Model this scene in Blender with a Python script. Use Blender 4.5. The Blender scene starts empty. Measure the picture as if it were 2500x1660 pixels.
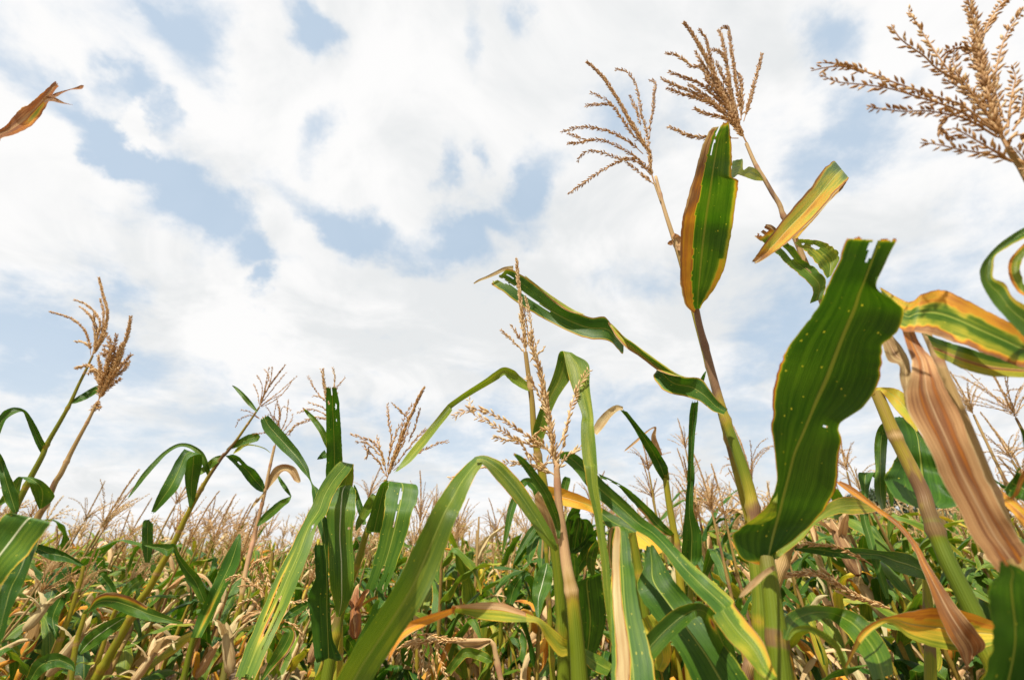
import bpy, math, random
import numpy as np
from mathutils import Vector, noise as mnoise
R = math.radians
random.seed(7); RNG = np.random.default_rng(7)
scn = bpy.context.scene
COL = scn.collection

# ------------------------------------------------------------------ camera
CAM_H, PITCH, FPX = 1.30, R(26.0), 1111.0
cd = bpy.data.cameras.new('camera'); cam = bpy.data.objects.new('camera', cd); COL.objects.link(cam)
cd.sensor_width = 36.0; cd.lens = 16.0; cd.clip_start = 0.02; cd.clip_end = 4000
cam.location = (0, 0, CAM_H); cam.rotation_euler = (R(90)+PITCH, 0, 0)
scn.camera = cam
cd.dof.use_dof = True; cd.dof.focus_distance = 1.15; cd.dof.aperture_fstop = 4.0
FWD = np.array([0, math.cos(PITCH), math.sin(PITCH)]); UPV = np.array([0, -math.sin(PITCH), math.cos(PITCH)]); RGT = np.array([1., 0, 0])

def ray(px, py):
    px = np.asarray(px, float); py = np.asarray(py, float)
    return FWD + ((px-1250)/FPX)[..., None]*RGT + ((830-py)/FPX)[..., None]*UPV
def P(px, py, Y):
    """the point seen at (px, py) whose distance ahead of the camera along the ground is Y metres"""
    r = ray(px, py); d = np.asarray(Y, float)/r[..., 1]
    return np.array([0, 0, CAM_H]) + r*d[..., None]
def dep(py): return 1/(FWD[1]+(830-np.asarray(py, float))/FPX*UPV[1])

# ------------------------------------------------------------------ sun and sky
SUN_EL, SUN_AZ = R(62), R(210)      # azimuth clockwise from +Y : behind the camera, to its left
sd = bpy.data.lights.new('sun', 'SUN'); so = bpy.data.objects.new('sun', sd); COL.objects.link(so)
sd.energy = 5.0; sd.angle = R(0.6); sd.color = (1.0, 0.95, 0.86)
sdir = Vector((math.sin(SUN_AZ)*math.cos(SUN_EL), math.cos(SUN_AZ)*math.cos(SUN_EL), math.sin(SUN_EL)))
so.rotation_euler = sdir.to_track_quat('Z', 'Y').to_euler(); so.location = (0, 0, 20)

scn.view_settings.view_transform = 'Standard'; scn.view_settings.look = 'None'
EXPO = 0.75; scn.view_settings.exposure = EXPO; KX = 2**-EXPO; scn.view_settings.gamma = 1.0

class NT:
    def __init__(s, tree): s.t = tree; tree.nodes.clear()
    def n(s, typ, **kw):
        nd = s.t.nodes.new(typ)
        for k, v in kw.items():
            if k[0] == 'i' and k[1:].isdigit(): s.put(nd.inputs[int(k[1:])], v)
            else: setattr(nd, k, v)
        return nd
    def put(s, inp, v):
        if isinstance(v, bpy.types.NodeSocket): s.t.links.new(v, inp)
        elif isinstance(v, bpy.types.Node): s.t.links.new(v.outputs[0], inp)
        else: inp.default_value = v
    def m(s, op, a, b=0.0, c=0.0, clamp=False):
        nd = s.t.nodes.new('ShaderNodeMath'); nd.operation = op; nd.use_clamp = clamp
        s.put(nd.inputs[0], a); s.put(nd.inputs[1], b); s.put(nd.inputs[2], c); return nd.outputs[0]
    def vm(s, op, a, b=(0, 0, 0)):
        nd = s.t.nodes.new('ShaderNodeVectorMath'); nd.operation = op
        s.put(nd.inputs[0], a); s.put(nd.inputs[1], b); return nd.outputs['Value' if op in ('DOT_PRODUCT', 'LENGTH') else 'Vector']
    def mr(s, v, a, b, c=0.0, d=1.0, smooth=True):
        nd = s.t.nodes.new('ShaderNodeMapRange'); nd.interpolation_type = 'SMOOTHSTEP' if smooth else 'LINEAR'; nd.clamp = True
        for i, x in enumerate((v, a, b, c, d)): s.put(nd.inputs[i], x)
        return nd.outputs[0]
    def mix(s, f, a, b, bt='MIX'):
        nd = s.t.nodes.new('ShaderNodeMix'); nd.data_type = 'RGBA'; nd.blend_type = bt; nd.clamp_factor = True
        s.put(nd.inputs[0], f); s.put(nd.inputs[6], a if not isinstance(a, tuple) else (*a[:3], 1)); s.put(nd.inputs[7], b if not isinstance(b, tuple) else (*b[:3], 1))
        return nd.outputs[2]
    def noise(s, vec, scale, detail=3, rough=0.5, dist=0.0):
        nd = s.t.nodes.new('ShaderNodeTexNoise'); s.put(nd.inputs['Vector'], vec)
        nd.inputs['Scale'].default_value = scale; nd.inputs['Detail'].default_value = detail
        nd.inputs['Roughness'].default_value = rough; nd.inputs['Distortion'].default_value = dist
        return nd
    def ramp(s, fac, stops, interp='LINEAR'):
        nd = s.t.nodes.new('ShaderNodeValToRGB'); s.put(nd.inputs[0], fac); cr = nd.color_ramp; cr.interpolation = interp
        while len(cr.elements) < len(stops): cr.elements.new(0.5)
        for e, (p, c) in zip(cr.elements, stops): e.position = p; e.color = (*c, 1)
        return nd.outputs[0]

w = bpy.data.worlds.new('World'); scn.world = w; w.use_nodes = True
N = NT(w.node_tree)
sky = N.n('ShaderNodeTexSky', sky_type='NISHITA', sun_disc=False, sun_elevation=SUN_EL, sun_rotation=SUN_AZ, air_density=1.0, dust_density=1.6, ozone_density=1.0)
WS = 0.10
tc = N.n('ShaderNodeTexCoord'); D0 = tc.outputs['Generated']
zc = N.m('MAXIMUM', N.n('ShaderNodeSeparateXYZ', i0=D0).outputs[2], 0.0)
warp = N.noise(D0, 7.0, 8, 0.62)
warp2 = N.noise(D0, 1.9, 3, 0.5)
wv = N.vm('SCALE', N.vm('SUBTRACT', warp.outputs['Color'], (0.5, 0.5, 0.5))); wv.node.inputs['Scale'].default_value = 0.15
wv2 = N.vm('SCALE', N.vm('SUBTRACT', warp2.outputs['Color'], (0.5, 0.5, 0.5))); wv2.node.inputs['Scale'].default_value = 0.03
DW = N.vm('ADD', N.vm('ADD', D0, wv), wv2)
# openings in the cloud deck: direction (given through the picture it was measured in), half sizes, tilt, strength
K = .6245   # measured in an enlargement of the upper left part
GAPS = [(x*K, y*K, a*K, b*K, r, w_) for x, y, a, b, r, w_ in [(1160,125,90,75,0,.9),(720,130,110,130,-40,.6),(600,40,60,50,0,.55),(440,330,60,80,0,.8),(540,400,100,50,30,.65),(450,570,170,70,10,.95),(620,640,360,60,12,1.),(750,740,200,100,20,1.),
 (930,900,80,100,10,.9),(960,1040,45,60,0,.9),(1300,850,250,70,15,.85),(1750,880,230,75,-20,.85),(1960,700,75,150,20,.85),(2010,600,80,80,0,.55),(1200,480,55,110,10,.55),(1780,590,45,50,0,.55),(1640,620,35,90,0,.45),(1550,1000,120,40,-10,.45),
 (150,1250,260,120,0,.85),(420,1100,90,70,0,.55),(560,1380,300,80,0,.6),(100,1400,200,80,0,.7),(1930,100,45,60,0,.45),(1770,170,35,80,0,.42),(330,520,70,45,0,.5),(2250,480,200,120,0,.4)]]
GAPS += [(1900,90,55,80,0,.7),(1960,300,70,70,-30,.7),(1880,400,80,80,-30,.6),(1850,760,200,130,-30,.55),(2150,700,260,140,-20,.45),(1800,600,90,60,-20,.4),(1500,640,150,60,0,.3),(500,1000,560,80,0,.45),(1400,1000,700,120,0,.5),(2000,340,120,50,-35,.5)]
CLUMP = [(470*K,400*K,70*K,42*K,30,.8),(1050*K,840*K,95*K,70*K,0,1.),(1810*K,890*K,50*K,30*K,0,.6),(240*K,550*K,110*K,36*K,10,.4),(1130*K,900*K,60*K,40*K,0,.5),(750*K,1400*K,110*K,50*K,0,.5)]
acc = None
def blob(ox, oy, rx, ry, rot, wt):
    x, y = ox/0.9444, oy/0.9444
    dv = ray(x, y); L = np.linalg.norm(dv); dv = dv/L
    k = 1/(0.9444*FPX*L)
    # local frame on the sphere
    r_ = np.cross(dv, [0, 0, 1.]); r_ /= np.linalg.norm(r_); u_ = np.cross(r_, dv)
    a = R(-rot); ex = math.cos(a)*r_+math.sin(a)*u_; ey = -math.sin(a)*r_+math.cos(a)*u_
    df = N.vm('SUBTRACT', DW, tuple(dv))
    px_ = N.vm('DOT_PRODUCT', df, tuple(ex/(rx*k*1.2))); py_ = N.vm('DOT_PRODUCT', df, tuple(ey/(ry*k*1.2))); pz_ = N.vm('DOT_PRODUCT', df, tuple(dv/0.5))
    q = N.m('ADD', N.m('ADD', N.m('MULTIPLY', px_, px_), N.m('MULTIPLY', py_, py_)), N.m('MULTIPLY', pz_, pz_))
    return N.m('MULTIPLY', N.m('POWER', 2.718, N.m('MULTIPLY', q, -1.0)), wt)
for g in GAPS:
    b = blob(*g); acc = b if acc is None else N.m('MAXIMUM', acc, b)
for g in CLUMP: acc = N.m('SUBTRACT', acc, blob(*g[:5], g[5]*.7))
pl = N.n('ShaderNodeVectorMath', operation='DIVIDE', i0=D0)
zz = N.m('ADD', zc, 0.25); N.put(pl.inputs[1], N.n('ShaderNodeCombineXYZ', i0=zz, i1=zz, i2=zz).outputs[0])
fbm = N.noise(pl.outputs[0], 4.2, 10, 0.64, 0.25).outputs[0]
fbm2 = N.noise(pl.outputs[0], 1.3, 4, 0.5).outputs[0]
gap = N.m('ADD', acc, N.m('MULTIPLY', N.m('SUBTRACT', fbm, 0.5), 1.35))
mask = N.mr(gap, 0.08, 0.66, 1.0, 0.20)            # 1 = cloud
low = N.mr(zc, 0.0, 0.42, 0.62, 0.0)                # air near the horizon is milky
mask = N.m('MAXIMUM', mask, N.m('MULTIPLY', low, 0.8))
shn = N.noise(N.vm('ADD', pl.outputs[0], (0.05, 0.09, 0.0)), 2.6, 7, 0.58, 0.6).outputs[0]
cl_shade = N.mr(N.m('ADD', N.m('MULTIPLY', shn, 0.7), N.m('MULTIPLY', fbm2, 0.4)), 0.46, 0.66, 0.0, 1.0)
cl = N.mix(cl_shade, (0.99*KX/WS, 0.985*KX/WS, 0.98*KX/WS), (0.81*KX/WS, 0.83*KX/WS, 0.84*KX/WS))
haz = N.mix(N.mr(zc, 0.0, 0.45, 0.0, 1.0), (0.70*KX/WS, 0.80*KX/WS, 0.88*KX/WS), (0.47*KX/WS, 0.63*KX/WS, 0.80*KX/WS))
skyc = N.mix(0.82, sky.outputs[0], haz)
col = N.mix(mask, skyc, cl)
bg = N.n('ShaderNodeBackground', i0=col); bg.inputs[1].default_value = WS
N.n('ShaderNodeOutputWorld', i0=bg.outputs[0])

# ------------------------------------------------------------------ helpers
CROP = {'S': (0, 0, 1.0), 'OV': (0, 0, 0.9444), 'C1': (1750, 500, 3.136), 'C2': (1750, 1000, 2.376), 'C3': (1350, 0, 3.136), 'C4': (1100, 600, 2.613),
        'C5': (1100, 1100, 2.8), 'C6': (550, 850, 3.485), 'C7': (500, 1250, 3.374), 'C8': (0, 1050, 2.57), 'D1': (0, 600, 2.613),
        'D2': (0, 100, 5.2275), 'D3': (1950, 0, 3.136), 'D4': (2100, 900, 3.92), 'D5': (1200, 1150, 4.48), 'D6': (1600, 250, 2.85)}
def conv(rows):
    """rows of measured points, each after the name of the enlargement it was measured in -> rows of (Lx,Ly,Mx,My,Rx,Ry)"""
    cr = CROP['S']; pts = []
    for r in rows:
        if isinstance(r, str): cr = CROP[r]; continue
        x0, y0, s = cr
        v = [x0+c/s if i % 2 == 0 else y0+c/s for i, c in enumerate(r[:len(r)//2*2])]
        if len(r) == 3: pts.append(('w', v[0], v[1], r[2]/s))
        elif len(r) == 2: pts.append(('p', v[0], v[1]))
        elif len(r) == 4: pts.append((v[0], v[1], (v[0]+v[2])/2, (v[1]+v[3])/2, v[2], v[3]))
        else: pts.append(tuple(v))
    out = []
    cen = [(p[1], p[2]) if p[0] in ('w', 'p') else (p[2], p[3]) for p in pts]
    for i, p in enumerate(pts):
        if p[0] == 'p': out.append((p[1], p[2]))
        elif p[0] == 'w':
            a = cen[max(i-1, 0)]; b = cen[min(i+1, len(pts)-1)]
            tx, ty = b[0]-a[0], b[1]-a[1]; L = math.hypot(tx, ty) or 1
            nx, ny = ty/L*p[3]/2, -tx/L*p[3]/2
            out.append((p[1]+nx, p[2]+ny, p[1], p[2], p[1]-nx, p[2]-ny))
        else: out.append(p)
    return np.array(out, float)
def spline(A, n):
    A = np.asarray(A, float)
    if A.ndim == 1: A = A[:, None]
    k = len(A); t = np.linspace(0, k-1, n); i = np.minimum(t.astype(int), k-2); f = (t-i)[:, None]
    g = lambda j: A[np.clip(j, 0, k-1)]
    p0, p1, p2, p3 = g(i-1), g(i), g(i+1), g(i+2)
    p0 = np.where((i == 0)[:, None], 2*p1-p2, p0); p3 = np.where((i >= k-2)[:, None], 2*p2-p1, p3)
    return 0.5*((2*p1)+(p2-p0)*f+(2*p0-5*p1+4*p2-p3)*f**2+(3*p1-p0-3*p2+p3)*f**3)
def interp1(vals, n):
    vals = np.atleast_1d(np.asarray(vals, float))
    if len(vals) == 1: return np.full(n, vals[0])
    return np.interp(np.linspace(0, 1, n), np.linspace(0, 1, len(vals)), vals)
def fbm1(x, seed=0):  # cheap smooth value noise
    x = np.asarray(x, float)+seed*17.13; i = np.floor(x).astype(int); f = x-i; f = f*f*(3-2*f)
    h = lambda k: (np.sin(k*127.1+311.7)*43758.5453) % 1.0
    return h(i)*(1-f)+h(i+1)*f
def vn2(x, y, seed=0):
    x = np.asarray(x, float)+seed*3.7; y = np.asarray(y, float)+seed*5.3
    i = np.floor(x); j = np.floor(y); f = x-i; g = y-j; f = f*f*(3-2*f); g = g*g*(3-2*g)
    h = lambda a, b: (np.sin(a*127.1+b*311.7)*43758.5453) % 1.0
    return (h(i, j)*(1-f)+h(i+1, j)*f)*(1-g)+(h(i, j+1)*(1-f)+h(i+1, j+1)*f)*g

class Buf:
    """collects verts / faces / uv / age into one mesh"""
    def __init__(s): s.v = []; s.f = []; s.uv = []; s.a = []; s.n = 0; s.fs = []
    def add(s, V, F, UV=None, A=None):
        V = np.asarray(V, float); F = np.asarray(F, int)
        s.v.append(V); s.f.append(F+s.n); s.uv.append(np.zeros((len(V), 2)) if UV is None else np.asarray(UV, float))
        s.a.append(np.zeros(len(V)) if A is None else np.broadcast_to(np.asarray(A, float), (len(V),))); s.n += len(V)
    def arrays(s):
        return np.concatenate(s.v), s.f, np.concatenate(s.uv), np.concatenate(s.a)
def mkmesh(name, buf, mat, origin=(0, 0, 0)):
    V, FL, UV, A = buf.arrays(); V = V-np.asarray(origin)
    loops = np.concatenate([f.ravel() for f in FL]); tot = np.concatenate([np.full(len(f), f.shape[1]) for f in FL])
    me = bpy.data.meshes.new(name)
    me.vertices.add(len(V)); me.vertices.foreach_set('co', V.astype(np.float32).ravel())
    me.loops.add(len(loops)); me.loops.foreach_set('vertex_index', loops.astype(np.int32))
    me.polygons.add(len(tot)); st = np.concatenate([[0], np.cumsum(tot)[:-1]])
    me.polygons.foreach_set('loop_start', st.astype(np.int32)); me.polygons.foreach_set('loop_total', tot.astype(np.int32))
    me.polygons.foreach_set('use_smooth', np.ones(len(tot), bool))
    uvl = me.uv_layers.new(name='UVMap'); uvl.data.foreach_set('uv', UV[loops].astype(np.float32).ravel())
    at = me.attributes.new('age', 'FLOAT', 'POINT'); at.data.foreach_set('value', A.astype(np.float32))
    me.materials.append(mat); me.update(calc_edges=True); me.validate()
    return me
def mkobj(name, buf, mat, parent=None, origin=(0, 0, 0)):
    o = bpy.data.objects.new(name, mkmesh(name, buf, mat, origin)); COL.objects.link(o)
    if parent is not None: o.parent = parent
    return o
def thing(name, label, cat, loc=(0, 0, 0), group=None):
    o = bpy.data.objects.new(name, None); COL.objects.link(o); o.location = loc; o.empty_display_size = 0.1
    o['label'] = label; o['category'] = cat
    if group: o['group'] = group
    return o
def tag(o, label=None, cat=None, group=None, kind=None):
    for k, v in (('label', label), ('category', cat), ('group', group), ('kind', kind)):
        if v: o[k] = v
    return o
def grid_faces(nv, nu, off=0):
    i = np.arange(nv-1)[:, None]; j = np.arange(nu-1)[None, :]
    a = i*nu+j; return np.stack([a, a+1, a+nu+1, a+nu], -1).reshape(-1, 4)+off
def frames(C):
    T = np.gradient(C, axis=0); T /= np.linalg.norm(T, axis=1)[:, None]+1e-12
    ref = np.array([0, 0, 1.]) if abs(T[0, 2]) < 0.9 else np.array([1., 0, 0])
    S = np.zeros_like(C); s = np.cross(ref, T[0]); s /= np.linalg.norm(s)
    for i, t in enumerate(T):
        s = s-t*np.dot(s, t); s /= np.linalg.norm(s)+1e-12; S[i] = s
    return T, S, np.cross(T, S)
def tube(buf, C, rad, ns=10, age=0.0, vs=0.0, cap=True):
    C = np.asarray(C, float); n = len(C); rad = interp1(rad, n) if np.ndim(rad) else np.full(n, rad)
    T, S, B = frames(C); th = np.linspace(0, 2*np.pi, ns, endpoint=False)
    V = C[:, None]+rad[:, None, None]*(np.cos(th)[None, :, None]*S[:, None]+np.sin(th)[None, :, None]*B[:, None])
    L = np.concatenate([[0], np.cumsum(np.linalg.norm(np.diff(C, axis=0), axis=1))])+vs
    UV = np.stack([np.broadcast_to(th/(2*np.pi), (n, ns)), np.broadcast_to(L[:, None], (n, ns))], -1).reshape(-1, 2)
    i = np.arange(n-1)[:, None]; j = np.arange(ns)[None, :]; a = i*ns+j; b = i*ns+(j+1) % ns
    F = np.stack([a, b, b+ns, a+ns], -1).reshape(-1, 4)
    A = np.repeat(interp1(age, n), ns)
    buf.add(V.reshape(-1, 3), F, UV, A)
    if cap:
        base = V[-1]; cc = np.concatenate([base, base.mean(0)[None]])
        buf.add(cc, np.array([[k, (k+1) % ns, ns] for k in range(ns)]), None, float(A[-1]))

# ------------------------------------------------------------------ materials
def leaf_material(name, far=False):
    m = bpy.data.materials.new(name); m.use_nodes = True; N = NT(m.node_tree)
    at = N.n('ShaderNodeAttribute', attribute_name='age'); age = at.outputs['Fac']
    uv = N.n('ShaderNodeUVMap', uv_map='UVMap').outputs[0]; sp = N.n('ShaderNodeSeparateXYZ', i0=uv); u, v = sp.outputs[0], sp.outputs[1]
    rnd = N.n('ShaderNodeObjectInfo').outputs['Random']
    off = N.n('ShaderNodeCombineXYZ', i0=N.m('MULTIPLY', rnd, 31.0), i1=N.m('MULTIPLY', rnd, 17.0)).outputs[0]
    uvo = N.vm('ADD', uv, off)
    s1 = N.vm('MULTIPLY', uvo, (22, 4.0, 1)); streak = N.noise(s1, 1.0, 4, 0.6).outputs[0]
    s2 = N.vm('MULTIPLY', uvo, (3.0, 9, 1)); patch = N.noise(s2, 1.0, 3, 0.6).outputs[0]
    e = N.m('ABSOLUTE', N.m('SUBTRACT', u, 0.5))
    edge = N.mr(N.m('ADD', e, N.m('MULTIPLY', N.m('SUBTRACT', patch, 0.5), 0.10)), 0.462, 0.50, 0.0, 0.40)
    edge = N.m('MULTIPLY', edge, N.mr(N.noise(N.vm('MULTIPLY', uvo, (1.5, 5, 1)), 1.0, 2).outputs[0], .42, .62))
    a = N.m('ADD', age, N.m('MULTIPLY', N.m('SUBTRACT', streak, 0.5), 0.36))
    a = N.m('ADD', a, N.m('MULTIPLY', N.m('SUBTRACT', patch, 0.5), 0.26))
    a = N.m('ADD', a, edge, clamp=True)
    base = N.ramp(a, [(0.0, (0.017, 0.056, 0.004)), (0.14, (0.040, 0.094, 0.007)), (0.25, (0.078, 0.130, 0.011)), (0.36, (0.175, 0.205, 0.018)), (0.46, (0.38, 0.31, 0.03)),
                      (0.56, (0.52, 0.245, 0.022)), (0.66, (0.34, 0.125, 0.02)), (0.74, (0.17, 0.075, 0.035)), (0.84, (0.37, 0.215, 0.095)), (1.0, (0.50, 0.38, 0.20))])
    tintv = N.mix(rnd, (0.80, 0.95, 0.95), (1.2, 1.1, 1.1))
    base = N.mix(1.0, base, tintv, 'MULTIPLY')
    # fine veins
    vein = N.n('ShaderNodeTexWave', wave_type='BANDS', bands_direction='X'); N.put(vein.inputs[0], N.vm('MULTIPLY', uv, (1, 0.02, 0)))
    vein.inputs['Scale'].default_value = 14.0; vein.inputs['Distortion'].default_value = 0.25; vein.inputs['Detail'].default_value = 1
    base = N.mix(N.m('MULTIPLY', N.m('MULTIPLY', vein.outputs['Fac'], N.mr(streak, .3, .6)), 0.6), base, N.mix(1.0, base, (1.6, 1.55, 1.3), 'MULTIPLY'))
    # rust spots
    vo = N.n('ShaderNodeTexVoronoi', feature='F1'); N.put(vo.inputs['Vector'], N.vm('MULTIPLY', uvo, (15, 130, 1))); vo.inputs['Scale'].default_value = 1.0
    vo.inputs['Randomness'].default_value = 1.0
    sepc = N.n('ShaderNodeSeparateColor', i0=vo.outputs['Color'])
    spr = N.m('MULTIPLY', N.m('POWER', sepc.outputs[1], 3.5), 0.20); spot = N.m('MULTIPLY', N.mr(N.m('SUBTRACT', vo.outputs['Distance'], spr), -0.02, 0.06, 1.0, 0.0), N.m('GREATER_THAN', sepc.outputs[0], 0.42))
    spot = N.m('MULTIPLY', spot, N.mr(age, 0.3, 0.5, 1.0, 0.0))
    base = N.mix(N.m('MULTIPLY', spot, 0.85), base, (0.48, 0.42, 0.05))
    # midrib
    rib = N.mr(e, 0.010, 0.030, 1.0, 0.0)
    base = N.mix(N.m('MULTIPLY', rib, 0.72), base, N.mix(N.mr(a, 0.3, 0.8), N.mix(N.n('ShaderNodeAttribute', attribute_type='OBJECT', attribute_name='rib_pale').outputs['Fac'], (0.24, 0.27, 0.045), (0.62, 0.62, 0.42)), (0.50, 0.34, 0.19)))
    bh = N.m('ADD', N.m('MULTIPLY', vein.outputs['Fac'], 0.5), N.m('MULTIPLY', rib, 2.5))
    bh = N.m('ADD', bh, N.m('MULTIPLY', N.noise(s2, 2.0, 3).outputs[0], 1.2))
    bump = N.n('ShaderNodeBump'); bump.inputs['Strength'].default_value = 0.45; bump.inputs['Distance'].default_value = 0.0012; N.put(bump.inputs['Height'], bh)
    pr = N.n('ShaderNodeBsdfPrincipled'); N.put(pr.inputs['Base Color'], base); pr.inputs['Roughness'].default_value = 0.42
    pr.inputs['Specular IOR Level'].default_value = 0.22; N.put(pr.inputs['Normal'], bump.outputs[0])
    N.put(pr.inputs['Roughness'], N.mr(a, 0.3, 0.8, 0.42, 0.75))
    tr = N.n('ShaderNodeBsdfTranslucent'); N.put(tr.inputs[0], N.mix(1.0, base, N.mix(N.mr(a, .3, .75), (1.5, 1.6, 0.5), (1.1, .95, .8)), 'MULTIPLY')); N.put(tr.inputs[1], bump.outputs[0])
    ms = N.n('ShaderNodeMixShader'); N.put(ms.inputs[0], N.mr(rib, 0, 1, 0.27, 0.12)); N.put(ms.inputs[1], pr.outputs[0]); N.put(ms.inputs[2], tr.outputs[0])
    N.n('ShaderNodeOutputMaterial', i0=ms.outputs[0])
    return m
def stalk_material():
    m = bpy.data.materials.new('corn_stalk'); m.use_nodes = True; N = NT(m.node_tree)
    age = N.n('ShaderNodeAttribute', attribute_name='age').outputs['Fac']; uv = N.n('ShaderNodeUVMap', uv_map='UVMap').outputs[0]
    geo = N.n('ShaderNodeTexCoord').outputs['Object']
    rnd = N.n('ShaderNodeObjectInfo').outputs['Random']
    st = N.noise(N.vm('MULTIPLY', uv, (14, 6, 1)), 1.0, 4, 0.6).outputs[0]
    big = N.noise(geo, 14.0, 3, 0.55, 0.4); N.put(big.inputs['Vector'], N.vm('MULTIPLY', geo, (1, 1, 0.35)))
    a = N.m('ADD', age, N.m('MULTIPLY', N.m('SUBTRACT', st, 0.5), 0.3), clamp=True)
    c = N.ramp(a, [(0.0, (0.045, 0.080, 0.003)), (0.25, (0.105, 0.135, 0.004)), (0.45, (0.25, 0.20, 0.012)), (0.6, (0.24, 0.15, 0.035)), (0.8, (0.44, 0.29, 0.13)), (1.0, (0.36, 0.19, 0.10))])
    blot = N.m('MULTIPLY', N.mr(big.outputs[0], 0.56, 0.63, 0.0, 0.8), N.mr(age, .22, .32))
    c = N.mix(blot, c, (0.13, 0.062, 0.035))
    rdg = N.n('ShaderNodeTexWave', wave_type='BANDS', bands_direction='X'); N.put(rdg.inputs[0], uv); rdg.inputs['Scale'].default_value = 7.0
    c = N.mix(N.m('MULTIPLY', rdg.outputs['Fac'], 0.22), c, N.mix(1.0, c, (0.5, 0.5, 0.45), 'MULTIPLY'))
    bump = N.n('ShaderNodeBump'); bump.inputs['Strength'].default_value = 0.4; bump.inputs['Distance'].default_value = 0.001; N.put(bump.inputs['Height'], rdg.outputs['Fac'])
    pr = N.n('ShaderNodeBsdfPrincipled'); N.put(pr.inputs['Base Color'], c); pr.inputs['Roughness'].default_value = 0.55; pr.inputs['Specular IOR Level'].default_value = 0.2; N.put(pr.inputs['Normal'], bump.outputs[0])
    N.n('ShaderNodeOutputMaterial', i0=pr.outputs[0]); return m
def tassel_material():
    m = bpy.data.materials.new('corn_tassel'); m.use_nodes = True; N = NT(m.node_tree)
    age = N.n('ShaderNodeAttribute', attribute_name='age').outputs['Fac']
    oc = N.n('ShaderNodeTexCoord').outputs['Object']; ns = N.noise(oc, 60.0, 2).outputs[0]
    rnd = N.n('ShaderNodeObjectInfo').outputs['Random']
    a = N.m('ADD', age, N.m('MULTIPLY', N.m('SUBTRACT', ns, 0.5), 0.5)); a = N.m('ADD', a, N.m('MULTIPLY', N.m('SUBTRACT', rnd, 0.5), 0.2), clamp=True)
    c = N.ramp(a, [(0.0, (0.28, 0.135, 0.04)), (0.45, (0.50, 0.275, 0.09)), (0.8, (0.66, 0.46, 0.215)), (1.0, (0.76, 0.59, 0.33))])
    pr = N.n('ShaderNodeBsdfPrincipled'); N.put(pr.inputs['Base Color'], c); pr.inputs['Roughness'].default_value = 0.6
    tr = N.n('ShaderNodeBsdfTranslucent'); N.put(tr.inputs[0], c)
    ms = N.n('ShaderNodeMixShader'); ms.inputs[0].default_value = 0.25; N.put(ms.inputs[1], pr.outputs[0]); N.put(ms.inputs[2], tr.outputs[0])
    N.n('ShaderNodeOutputMaterial', i0=ms.outputs[0]); return m
def simple_mat(name, c1, c2, scale, rough=0.8, trans=0.0):
    m = bpy.data.materials.new(name); m.use_nodes = True; N = NT(m.node_tree)
    oc = N.n('ShaderNodeTexCoord').outputs['Object']; ns = N.noise(oc, scale, 6, 0.6).outputs[0]
    c = N.mix(N.mr(ns, 0.35, 0.65), c1, c2)
    pr = N.n('ShaderNodeBsdfPrincipled'); N.put(pr.inputs['Base Color'], c); pr.inputs['Roughness'].default_value = rough
    out = pr.outputs[0]
    if trans:
        tr = N.n('ShaderNodeBsdfTranslucent'); N.put(tr.inputs[0], c); ms = N.n('ShaderNodeMixShader'); ms.inputs[0].default_value = trans
        N.put(ms.inputs[1], pr.outputs[0]); N.put(ms.inputs[2], tr.outputs[0]); out = ms.outputs[0]
    else:
        b = N.n('ShaderNodeBump'); b.inputs['Strength'].default_value = 0.6; b.inputs['Distance'].default_value = 0.03; N.put(b.inputs['Height'], ns); N.put(pr.inputs['Normal'], b.outputs[0])
    N.n('ShaderNodeOutputMaterial', i0=out); return m
M_LEAF = leaf_material('corn_leaf'); M_STALK = stalk_material(); M_TASS = tassel_material()
M_SOIL = simple_mat('soil', (0.10, 0.065, 0.035), (0.20, 0.14, 0.08), 6.0)
M_BARK = simple_mat('bark', (0.06, 0.045, 0.03), (0.13, 0.10, 0.07), 12.0)
M_CROWN = simple_mat('tree_leaves', (0.020, 0.040, 0.012), (0.055, 0.085, 0.025), 0.9, 0.6, 0.2)
M_WEED = simple_mat('weed_leaves', (0.05, 0.13, 0.02), (0.10, 0.22, 0.03), 9.0, 0.5, 0.3)

# ------------------------------------------------------------------ ground
def build_ground():
    n = 90; r = np.concatenate([[0.0], np.geomspace(1.0, 1500, n-1)]); th = np.linspace(0, 2*np.pi, 97)
    X = r[:, None]*np.cos(th); Y = r[:, None]*np.sin(th)
    Z = 0.03*(vn2(X*1.3, Y*1.3)-0.5)*np.clip(1-r[:, None]/40, 0, 1)
    b = Buf(); b.add(np.stack([X, Y, Z], -1).reshape(-1, 3), grid_faces(n, 97)); o = mkobj('ground', b, M_SOIL); tag(o, kind='structure')
build_ground()

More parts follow.
